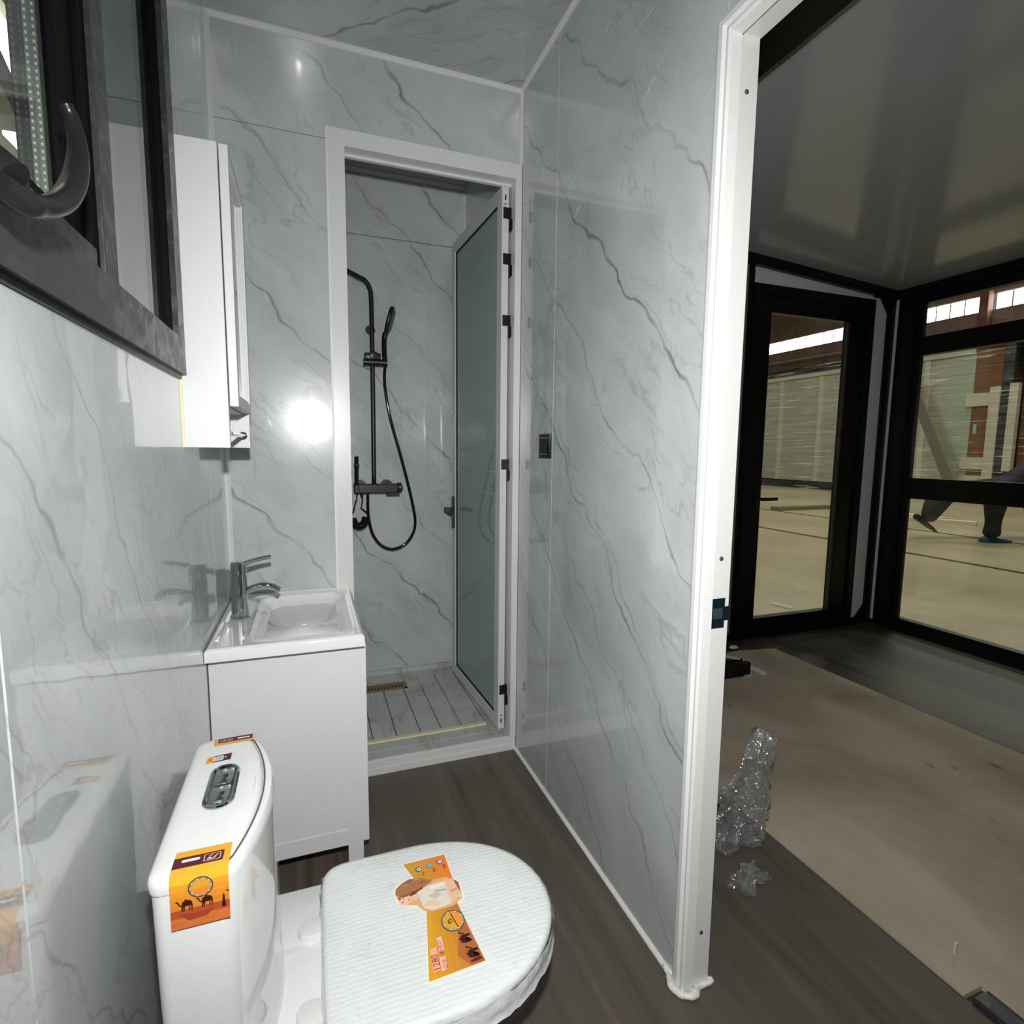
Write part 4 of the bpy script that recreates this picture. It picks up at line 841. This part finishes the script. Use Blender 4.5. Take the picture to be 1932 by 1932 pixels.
bd = struct('floor_panel', prism(bmesh.new(), [(1.5535, .57), (1.615, .57), (1.615, -1.6), (2.862, -1.6), (2.85, 2.36), (2.62, 2.40), (1.5535, 2.36)], 2, -.05, .005), M_BOARD, 'raw pale floor board between the two dark vinyl floors', 'floor board')
struct('floor_underlay', bx(1.553, 2.80, -1.6, YE, -.06, -.006), M_WINGF, 'dark floor strip at the end of the raw board', 'floor')
tag(obj('edge_profile', prism(bmesh.new(), [(1.5575, .004), (1.5575, .008), (1.564, .010), (1.600, .010), (1.612, .007), (1.612, -.004), (1.5575, -.004)], 1, -.9, .556), FRAMEG), 'dark metal edge strip at the notch of the raw floor board', 'edge strip')

# end wall with the black glass door
bm = bmesh.new(); d0, d1x, dzt = 2.722, 3.722, 2.168
prism(bm, [(W + .06, 0), (d0, 0), (d0, dzt), (d1x, dzt), (d1x, 0), (XE, 0), (XE, zc(XE) + .02), (1.553, zc(1.553) + .02), (W + .06, 2.32)], 1, YE, YE + .06)
we = struct('wall_end', bm, GREYW, 'pale grey end wall around the black glass door', 'wall')
bm = bmesh.new(); t_ = .058
prism(bm, [(1.553, zc(1.553) - t_), (XE, zc(XE) - t_), (XE, zc(XE)), (1.553, zc(1.553))], 1, YE - .03, YE); obj('ceiling_trim', bm, BLACK, we)
obj('wall_post', bx(2.69, 2.728, YE - .012, YE, 0, zc(2.7) - t_), BLACK, we); obj('wall_post', bx(2.565, 2.69, YE - .006, YE, 0.0, 2.31), plain('charcoal_panel', (.16, .165, .17), .4), we)
bm = prism(bmesh.new(), [(XE, 0), (3.775, 0), (3.775, .045), (3.852, .135), (3.852, 2.095), (3.782, 2.186), (3.722, 2.186), (3.722, 2.24), (XE, 2.24)], 1, YE - .014, YE); obj('corner_post', bm, BLACK, we)
obj('threshold', bx(W + .06, 3.775, YE - .018, YE, 0.0, .048), BLACK, we)
d3 = empty('door_3', (3.2, YE, 0)); tag(d3, 'black framed glass door at the end of the far room', 'door', kind='structure')
for (x0, x1, z0, z1, nm) in ((d0, d0 + .055, .03, dzt, 'door_jamb'), (d1x - .055, d1x, .03, dzt, 'door_jamb'), (d0 + .055, d1x - .055, dzt - .055, dzt, 'door_head'), (d0, d1x, .0, .04, 'door_sill')):
    obj(nm, bx(x0, x1, YE - .022, YE + .06, z0, z1, bev=.002), BLACK, d3)
gx0, gx1, gz0_, gz1_ = 2.877, 3.530, .125, 2.015
bm = bmesh.new(); box(bm, d0 + .058, gx0, YE - .006, YE + .045, .044, dzt - .058, bev=.003); box(bm, gx1, d1x - .058, YE - .006, YE + .045, .044, dzt - .058, bev=.003); box(bm, gx0, gx1, YE - .006, YE + .045, .044, gz0_, bev=.003); box(bm, gx0, gx1, YE - .006, YE + .045, gz1_, dzt - .058, bev=.003)
lf = obj('door_leaf', bm, BLACK, d3)
obj('glass_pane', bx(gx0 - .004, gx1 + .004, YE + .014, YE + .018, gz0_ - .004, gz1_ + .004), GLASS, lf); obj('glass_pane', bx(gx0 - .004, gx1 + .004, YE + .030, YE + .034, gz0_ - .004, gz1_ + .004), GLASS, lf)
obj('glazing_bead', bx(gx1 - .018, gx1, YE - .002, YE + .014, gz0_, gz1_, bev=.003), FRAMEG, lf)
bm = bmesh.new(); box(bm, 2.835, 2.865, YE - .014, YE - .006, .83, .96, bev=.003); cyl(bm, (2.85, YE - .014, .893), (2.85, YE - .05, .893), .009, 12); box(bm, 2.842, 2.966, YE - .058, YE - .044, .882, .903, bev=.004); obj('door_handle', bm, HINGEB, lf)

# glazed side wall
w2 = empty('window_2', (XE, 1.0, 0)); tag(w2, 'black framed glazed side wall with three rows of panes', 'window wall', kind='structure')
yA = 2.405; panes = [(1.50, yA), (.55, 1.44), (-.4, .49), (-1.35, -.46)]
zs = [(.082, .890), (1.024, 1.805), (1.920, 2.128)]
def pr_box(nm, y0, y1, z0, z1, x0=XE, x1=XE + .06): return obj(nm, bx(x0, x1, y0, y1, z0, z1, bev=.002), BLACK, w2)
pr_box('corner_mullion', yA, YE, 0, zc(XE)); obj('corner_trim', bx(XE - .012, XE, 2.545, YE - .014, .03, 2.185), GREYW, w2); obj('corner_cover', bx(XE - .008, XE, yA + .02, 2.545, 0.03, 2.19), BLACK, w2)
for a_, b_ in ((1.44, 1.50), (.49, .55), (-.46, -.40), (-1.6, -1.35)): pr_box('mullion', a_, b_, 0, zc(XE))
for a_, b_ in panes:
    pr_box('bottom_rail', a_, b_, 0, .082); pr_box('transom', a_, b_, .890, 1.024); pr_box('transom', a_, b_, 1.805, 1.920); pr_box('top_rail', a_, b_, 2.128, zc(XE))
    for z0, z1 in zs:
        obj('glass_pane', bx(XE + .020, XE + .024, a_, b_, z0, z1), GLASS, w2); obj('glass_pane', bx(XE + .040, XE + .044, a_, b_, z0, z1), GLASS, w2)
for z0, z1 in zs: obj('glazing_bead', bx(XE + .024, XE + .040, yA - .012, yA, z0, z1), FRAMEG, w2)
obj('ceiling_trim', bx(XE - .03, XE, -1.6, YE - .03, zc(XE) - .058, zc(XE) - .001), BLACK, w2); obj('floor_trim', bx(XE - .02, XE, -1.6, YE - .02, 0.0, .03), BLACK, w2)
struct('wall_front', bx(-.066, XE, -1.66, -1.6, 0, 2.44), GREYW, 'pale grey wall behind the camera', 'wall')

# things lying on the floor of the wing
def crumple(seed, nseg, nrng, shape, jit=1.0):
    bm = bmesh.new(); rings = []
    for i in range(nrng + 1):
        t = i / nrng; ring = []
        for k in range(nseg):
            a = 2 * math.pi * k / nseg; x, y, z = shape(t, a)
            d = mnoise.noise(Vector((x * 9 + seed, y * 9, z * 9))) * .026 - (1 - 2 * abs(mnoise.noise(Vector((x * 17 + z * 9, y * 17 + seed, z * 13))))) * .018 + (1 - 2 * abs(mnoise.noise(Vector((x * 34 - z * 20, y * 34, z * 30 + seed))))) * .004
            d += random.uniform(-.006, .006) * jit; x += random.uniform(-.004, .004) * jit; z += random.uniform(-.004, .004) * jit * (0 < i < nrng)
            ring.append((x + math.cos(a) * d, y + math.sin(a) * d, max(.006, z + .012 * mnoise.noise(Vector((x * 15, y * 15, z * 15 + seed))))))
        rings.append(ring)
    loft(bm, rings); return bm
def bag_shape(t, a):
    # standing, half collapsed: wide at the bottom, pinched waist, a raised ear to the right
    k = max(0.0, t - .45) / .55
    cx = 1.430 + .02 * t + .065 * k; cy = 1.120 + .01 * t
    rx = .108 * (1 - .22 * math.exp(-((t - .38) / .16) ** 2)) * (1 - .42 * k ** 1.4); ry = .062 * (1 - .55 * t)
    if t > .94: rx *= 1 - (t - .94) / .06 * .8; ry *= 1 - (t - .94) / .06 * .9
    return (cx + rx * math.cos(a), cy + ry * math.sin(a), .008 + .325 * t - .100 * max(0, -math.cos(a) + .2) * k)
tag(obj('plastic_bag', crumple(3.0, 46, 34, bag_shape, 1.0), M_FILM), 'crumpled clear plastic bag standing behind the door casing', 'plastic bag')
def scrap_shape(t, a): return (1.350 + .075 * (1 - t * .4) * math.cos(a), 0.985 + .045 * (1 - t * .4) * math.sin(a), .004 + .055 * t)
tag(obj('film_scrap', crumple(8.0, 34, 12, scrap_shape, .6), M_FILM), 'small scrap of clear film lying in front of the plastic bag', 'plastic film')
tag(obj('metal_profile', prism(bmesh.new(), [(2.09, .006), (2.18, .006), (2.18, .075), (2.15, .075), (2.15, .060), (2.12, .060), (2.12, .075), (2.09, .075)], 0, 1.25, 2.405), BLACK), 'black metal profile lying nearest on the raw board', 'metal profile')
tag(obj('metal_profile', prism(bmesh.new(), [(2.19, .006), (2.27, .006), (2.27, .090), (2.24, .090), (2.24, .075), (2.215, .075), (2.215, .09), (2.19, .09)], 0, 1.25, 2.300), BLACK), 'shorter black metal profile lying behind the nearest one', 'metal profile')
SCR = plain('white_scrap', (.62, .64, .64), .5)
tag(obj('offcut', prism(bmesh.new(), [(2.30, 2.20), (2.335, 2.215), (2.40, 2.155), (2.375, 2.135)], 2, .077, .081), SCR), 'pale offcut strip lying on the black profiles', 'offcut')
tag(obj('offcut', prism(bmesh.new(), [(2.33, 2.06), (2.40, 2.075), (2.47, 2.150), (2.44, 2.150)], 2, .006, .011), SCR), 'flat pale offcut on the board beside the black profiles', 'offcut')
tag(obj('offcut', bx(2.465, 2.485, 2.06, 2.155, .006, .026, bev=.003), SCR), 'thin upright pale offcut at the end of the profiles', 'offcut')
bm = bmesh.new(); bmesh.ops.create_uvsphere(bm, u_segments=14, v_segments=8, radius=1.0)
for v in bm.verts: v.co = Vector((2.625 + v.co.x * .030, 2.455 + v.co.y * .022, .006 + v.co.z * .010 + (.002 * mnoise.noise(v.co * 3))))
tag(obj('plaster_crumb', bm, SCR, None, True), 'flat whitish plaster crumb near the black door', 'debris')
tag(obj('plastic_chip', bx(1.640, 1.649, .640, .646, .005, .034, bev=.001), plain('pale_green_chip', (.5, .56, .52), .3)), 'tiny pale chip on the raw board edge', 'debris')

# ------------------------------------------------------------------ the workshop hall outside
GZ = -.15
struct('ground', bx(-12, 40, -14, 48, GZ - .1, GZ), M_CONC, 'pale concrete floor of the workshop hall', 'ground')
XH = 26.0
bm = bmesh.new(); box(bm, XH, XH + .3, -14, 48, GZ, 6.95); box(bm, XH, XH + .3, -14, 48, 7.58, 11.6)
struct('wall_hall_right', bm, M_RUST, 'rusty brown wall of the hall below the high windows', 'wall')
struct('wall_hall_end', bx(-12, 40, 47, 47.3, GZ, 11.6), M_RUST, 'far end wall of the workshop hall', 'wall')
struct('wall_hall_rear', bx(-12, 40, -14, -13.7, GZ, 11.6), M_RUST, 'rear wall of the workshop hall', 'wall')
struct('ceiling_hall', bx(-12, 40, -14, 48, 11.5, 11.7), plain('hall_roof_sheet', srgb(150, 146, 132), .6), 'sheet metal roof of the workshop hall', 'roof')
w3 = empty('window_3', (XH, 20, 7)); tag(w3, 'bright strip of high windows in the hall wall', 'window', kind='structure')
bm_p = bx(0, .04, 0, .475, 0, .62); pane0 = obj('pane', bm_p, M_SKYP, w3); pane0.location = (XH + .1, 9.0, 6.955); i = 0; y = 9.56
while y < 32:
    if not (14.55 < y < 14.9 or 20.9 < y < 21.3):
        c_ = pane0.copy(); C.objects.link(c_); c_.parent = w3; c_.location = (XH + .1, y, 6.955)
    y += .56
bm = bmesh.new(); box(bm, XH - .02, XH + .1, 8, 33, 6.90, 6.95); box(bm, XH - .02, XH + .1, 8, 33, 7.58, 7.64); obj('window_rail', bm, M_RUST, w3)
for yy, lb in ((14.72, 'rust-brown steel column between the high windows seen through the side wall'), (26.3, 'rust-red steel column at the left of the glass door view')):
    st_ = obj('steel_column', bx(XH - .35, XH - .05, yy - .16, yy + .16, GZ, 11.5), plain('red_oxide', srgb(140, 92, 78), .6)); tag(st_, lb, 'column')
tag(obj('pipe', tube(bmesh.new(), [(XH - .3, 8, 6.2), (XH - .3, 33, 6.35)], .05, 8), plain('pale_pipe', srgb(190, 184, 170), .5)), 'thin pale pipe running below the high windows', 'pipe')
bm = bmesh.new(); box(bm, -5.3, -5.0, -14, 48, GZ, 8.2); box(bm, -5.3, -5.0, -14, 48, 9.6, 11.6); box(bm, -5.3, -5.0, -14, 12.5, 8.2, 9.6); box(bm, -5.3, -5.0, 16.5, 48, 8.2, 9.6)
struct('wall_hall_left', bm, plain('hall_pale_wall', srgb(150, 148, 130), .7), 'pale wall of the hall outside the bathroom window', 'wall')
w4 = empty('window_4', (-5.2, 14.5, 8.2)); tag(w4, 'high bright window of the hall seen through the bathroom sash', 'window', kind='structure')
for k in range(5): obj('pane', bx(-5.22, -5.18, 12.52 + k * .80, 12.52 + k * .80 + .74, 8.2, 9.6), M_SKYP, w4)
for k in range(6): obj('glazing_bar', bx(-5.24, -5.14, 12.46 + k * .80, 12.52 + k * .80, 8.2, 9.6), FRAMEG, w4)
tag(obj('hall_fluorescent', bx(-4.6, -4.3, 12.6, 14.4, 6.55, 6.62), emissive('tube_light', (1, .98, .92), 6.0)), 'bright tube lamp outside the bathroom window', 'lamp')
tag(obj('roof_brace', tube(bmesh.new(), [(-4.4, 8, 9.6), (-4.4, 14.2, 6.4)], .12, 8), FRAMEG), 'dark diagonal roof brace outside the bathroom window', 'brace')
tag(obj('roof_brace', bx(-4.7, -4.3, 15.2, 16.2, GZ, 11.5), plain('grey_green_steel', srgb(92, 104, 98), .5)), 'grey-green steel column outside the bathroom window', 'column')

# film-wrapped prefab house across the hall
X3 = 18.0
ph = empty('prefab_house', (X3, 14, GZ)); tag(ph, 'pale prefab house wrapped in shiny stretch film across the hall', 'prefab house')
obj('wall_panel', bx(X3, X3 + 2.4, 11.0, 19.5, GZ + .30, 4.16), M_WRAP, ph); obj('wall_panel', bx(X3 - .01, X3 + 2.4, 10.29, 11.0, GZ + .3, 4.16), M_WRAPG, ph)
obj('skirt', bx(X3 + .05, X3 + 2.4, 8.2, 19.5, GZ, GZ + .30), M_WRAPK, ph); obj('roof_edge', bx(X3 - .10, X3 + 2.5, 8.2, 19.6, 4.18, 4.42), M_WRAPK, ph); obj('roof_edge', bx(X3 - .06, X3 + 2.5, 10.3, 19.6, 4.02, 4.18), M_WRAPW, ph)
for y in (17.0, 15.2, 12.6, 11.5): obj('wrapped_rib', bx(X3 - .04, X3, y, y + .16, GZ + .3, 4.0), M_WRAPW, ph)
obj('brown_panel', bx(X3, X3 + 2.4, 9.62, 10.29, GZ + .3, 4.2), M_WRAPB, ph); obj('brown_panel', bx(X3 + .2, X3 + 2.4, 8.2, 9.2, GZ + .3, 4.2), M_WRAPB, ph)
for z0, z1 in ((2.55, 2.90), (.78, 1.12), (.40, .60)): obj('white_rail', bx(X3 - .08, X3, 9.60, 10.42, z0, z1), M_WRAPW, ph)
obj('white_post', bx(X3 - .10, X3 - .0, 9.58, 9.83, .35, 3.05), M_WRAPW, ph); obj('white_post', bx(X3 - .14, X3, 9.15, 9.35, .75, 3.1), M_WRAPW, ph); obj('dark_post', bx(X3 - .06, X3, 9.35, 9.58, .3, 4.2), M_WRAPK, ph)
obj('notice', bx(X3 - .012, X3, 10.12, 10.20, 1.78, 2.05), plain('notice_blue', srgb(160, 206, 206), .4), ph)
tag(obj('leaning_plank', prism(bmesh.new(), [(12.02, 3.62), (11.74, 3.66), (10.02, -.14), (10.30, -.14)], 0, X3 - .5, X3 - .42), plain('grey_plank', srgb(120, 116, 98), .7)), 'grey plank leaning diagonally against the wrapped house', 'plank')
BRD = plain('pale_boards', srgb(226, 216, 190), .6)
tag(obj('floor_plank', bx(12.0, 12.35, 7.2, 9.6, GZ, GZ + .07), BRD), 'pale plank on the hall floor nearer the wrapped house', 'plank')
tag(obj('floor_plank', prism(bmesh.new(), [(11.2, 8.2), (11.4, 8.3), (12.2, 6.6), (12.0, 6.5)], 2, GZ, GZ + .07), BRD), 'pale plank on the hall floor behind the crouching worker', 'plank')
tag(obj('floor_gap', bx(10.28, 10.36, -2, 12, GZ, GZ + .004), plain('dark_joint', (.05, .045, .035), .8)), 'dark joint line across the hall floor', 'floor joint')
tag(obj('floor_cable', bx(7.78, 7.83, 2, 14, GZ, GZ + .012), plain('brown_cable', srgb(96, 88, 70), .7)), 'dark cable lying across the hall floor near the glass door', 'cable')
tag(obj('floor_plank', bx(10.4, 13.2, 9.62, 9.86, GZ, GZ + .08), plain('grey_beam_wood', srgb(128, 122, 104), .7)), 'grey plank lying across the view of the glass door', 'plank')
tag(obj('paper_scrap', prism(bmesh.new(), [(4.02, 3.55), (4.10, 3.60), (4.14, 3.42), (4.07, 3.36)], 2, GZ, GZ + .01), SCR), 'white paper scrap on the ground outside the glass door', 'debris')

# ------------------------------------------------------------------ worker crouching beyond the glazed wall
base = Vector((9.97, 5.50, GZ)); right = Vector((.94, -.345, 0)).normalized(); back = Vector((.345, .94, 0)).normalized()
def pp_(a, z, b=0.0): return base + right * a + back * b + Vector((0, 0, z))
def skinned(name, verts, edges, radii, mat, parent, root=0, sub=2):
    me = bpy.data.meshes.new(name); me.from_pydata([tuple(v) for v in verts], edges, []); me.materials.append(mat)
    o = bpy.data.objects.new(name, me); C.objects.link(o); o.parent = parent
    o.modifiers.new('skin', 'SKIN'); sv = me.skin_vertices
    if not sv: 
        bm = bmesh.new(); bm.from_mesh(me); bm.verts.layers.skin.verify(); bm.to_mesh(me); bm.free(); sv = me.skin_vertices
    for i, r_ in enumerate(radii): sv[0].data[i].radius = (r_, r_) if not isinstance(r_, tuple) else r_
    sv[0].data[root].use_root = True
    s = o.modifiers.new('sub', 'SUBSURF'); s.levels = sub; s.render_levels = sub
    o.modifiers['skin'].use_smooth_shade = True
    return o
pe = empty('person', tuple(base)); tag(pe, 'worker in dark clothes and teal shoes crouching in a lunge outside the window', 'person')
TROU = plain('dark_trousers', srgb(30, 34, 36), .8, grain=.3); SHIRT = plain('dark_shirt', srgb(30, 30, 36), .8, grain=.3); SKIN = plain('skin', srgb(176, 122, 96), .5); TEAL = plain('teal_shoe', srgb(34, 92, 104), .6); HAIR = plain('dark_hair', (.01, .009, .008), .6)
V = [pp_(.36, .80), pp_(.30, .80, .02), pp_(.05, .78, .04), pp_(-.36, .73, .04), pp_(-.47, .62, .02), pp_(-.58, .42, 0), pp_(-.64, .27, 0),
     pp_(.34, .80, -.16), pp_(.28, .78, -.24), pp_(.16, .75, -.30), pp_(.155, .55, -.30), pp_(.153, .32, -.30), pp_(.142, .07, -.30)]
body_v = V + [pp_(.56, .84), pp_(.80, .96), pp_(1.02, 1.12), pp_(1.10, 1.20), pp_(1.16, 1.26)]
body_e = [(0, 1), (1, 2), (2, 3), (3, 4), (4, 5), (5, 6), (0, 7), (7, 8), (8, 9), (9, 10), (10, 11), (11, 12), (0, 13), (13, 14), (14, 15), (15, 16), (16, 17)]
body_r = [.20, .17, .17, .18, .185, .135, .10, .17, .17, .17, .155, .10, .135, .19, .20, .19, .09, .075]
skinned('body', body_v, body_e, body_r, TROU, pe)
skinned('shirt', [pp_(.50, .82), pp_(.68, .90), pp_(.84, .99), pp_(1.00, 1.10), pp_(1.08, 1.18)], [(0, 1), (1, 2), (2, 3), (3, 4)], [.185, .205, .22, .215, .15], SHIRT, pe)
for b_ in (-.22, .22):
    skinned('arm', [pp_(.98, 1.10, b_), pp_(.96, .92, b_ * 1.15), pp_(.94, .80, b_ * 1.1), pp_(1.02, .62, b_ * .8), pp_(1.06, .55, b_ * .8)], [(0, 1), (1, 2), (2, 3), (3, 4)], [.10, .085, .07, .055, .045], SKIN, pe)
    hv = [pp_(1.060, 0.550, b_ * .8), pp_(1.080, 0.470, b_ * .8)]; he = [(0, 1)]; hr = [.042, .045]
    for j in range(4):
        s0_ = len(hv); hv += [pp_(1.090, 0.450, b_ * .8 + (j - 1.5) * .022), pp_(1.105, 0.400, b_ * .8 + (j - 1.5) * .024), pp_(1.095, 0.360 + .01 * abs(j - 1), b_ * .8 + (j - 1.5) * .024)]; he += [(1, s0_), (s0_, s0_ + 1), (s0_ + 1, s0_ + 2)]; hr += [.012, .0105, .009]
    s0_ = len(hv); hv += [pp_(1.110, 0.490, b_ * .8 - .04), pp_(1.135, 0.450, b_ * .8 - .045)]; he += [(0, s0_), (s0_, s0_ + 1)]; hr += [.013, .010]
    skinned('hand', hv, he, hr, SKIN, pe, 0, 1)
bm = bmesh.new(); bmesh.ops.create_uvsphere(bm, u_segments=24, v_segments=16, radius=1)
hc = pp_(1.28, 1.34)
for v in bm.verts:
    c_ = v.co.copy(); k_ = 1 - .18 * max(0, -c_.z); v.co = hc + right * (c_.x * .115 + .03 * max(0, c_.x) * (abs(c_.z) < .25) * (abs(c_.y) < .25)) + back * (c_.y * .095 * k_) + Vector((0, 0, c_.z * .14))
hdm = obj('head', bm, SKIN, pe, True)
bm = bmesh.new(); bmesh.ops.create_uvsphere(bm, u_segments=24, v_segments=16, radius=1)
for v in bm.verts: c_ = v.co.copy(); v.co = hc + right * (c_.x * .125 - .018) + back * (c_.y * .108) + Vector((0, 0, max(-.35, c_.z) * .150 + .018))
obj('hair', bm, HAIR, pe, True)
for sgn in (-1, 1):
    obj('ear', bmesh.ops and loft(bmesh.new(), [[hc + back * (sgn * (.094 + d_)) + right * (.028 * s_ * math.cos(k * math.pi / 6) - .01) + Vector((0, 0, .038 * s_ * math.sin(k * math.pi / 6) - .01)) for k in range(12)] for d_, s_ in ((-.01, .8), (.006, 1), (.014, .7))]), SKIN, pe, True)
    obj('eye', loft(bmesh.new(), [[hc + right * (.104 + d_) + back * (sgn * .036 + .012 * s_ * math.cos(k * math.pi / 5)) + Vector((0, 0, .006 * s_ * math.sin(k * math.pi / 5) + .012)) for k in range(10)] for d_, s_ in ((0, 1), (.006, .6))]), HAIR, pe)
obj('mouth', loft(bmesh.new(), [[hc + right * (.098 + d_) + back * (.026 * s_ * math.cos(k * math.pi / 5)) + Vector((0, 0, .007 * s_ * math.sin(k * math.pi / 5) - .068)) for k in range(10)] for d_, s_ in ((0, 1), (.008, .6))]), plain('lips', srgb(150, 84, 76), .5), pe)
def shoe(a, z, tilt, b, mt, ln=.30):
    bm = bmesh.new(); R = []
    for t, w_, h_ in ((0, .040, .07), (.12, .052, .10), (.35, .050, .095), (.6, .056, .06), (.85, .052, .045), (1.0, .026, .03)):
        d_ = ln * (t - .35); cx = a + d_ * math.cos(tilt); cz = z + d_ * math.sin(tilt)
        R.append([pp_(cx, cz + max(0, math.sin(q_)) * h_, b + w_ * 1.2 * math.cos(q_)) for q_ in [2 * math.pi * k / 18 for k in range(18)]])
    return obj('shoe', loft(bm, R), mt, pe, True, 50)
shoe(.155, .004, 0, -.30, TEAL, .46); shoe(-.70, .25, -.56, .0, plain('dark_shoe', srgb(26, 30, 32), .6), .42)
settle()
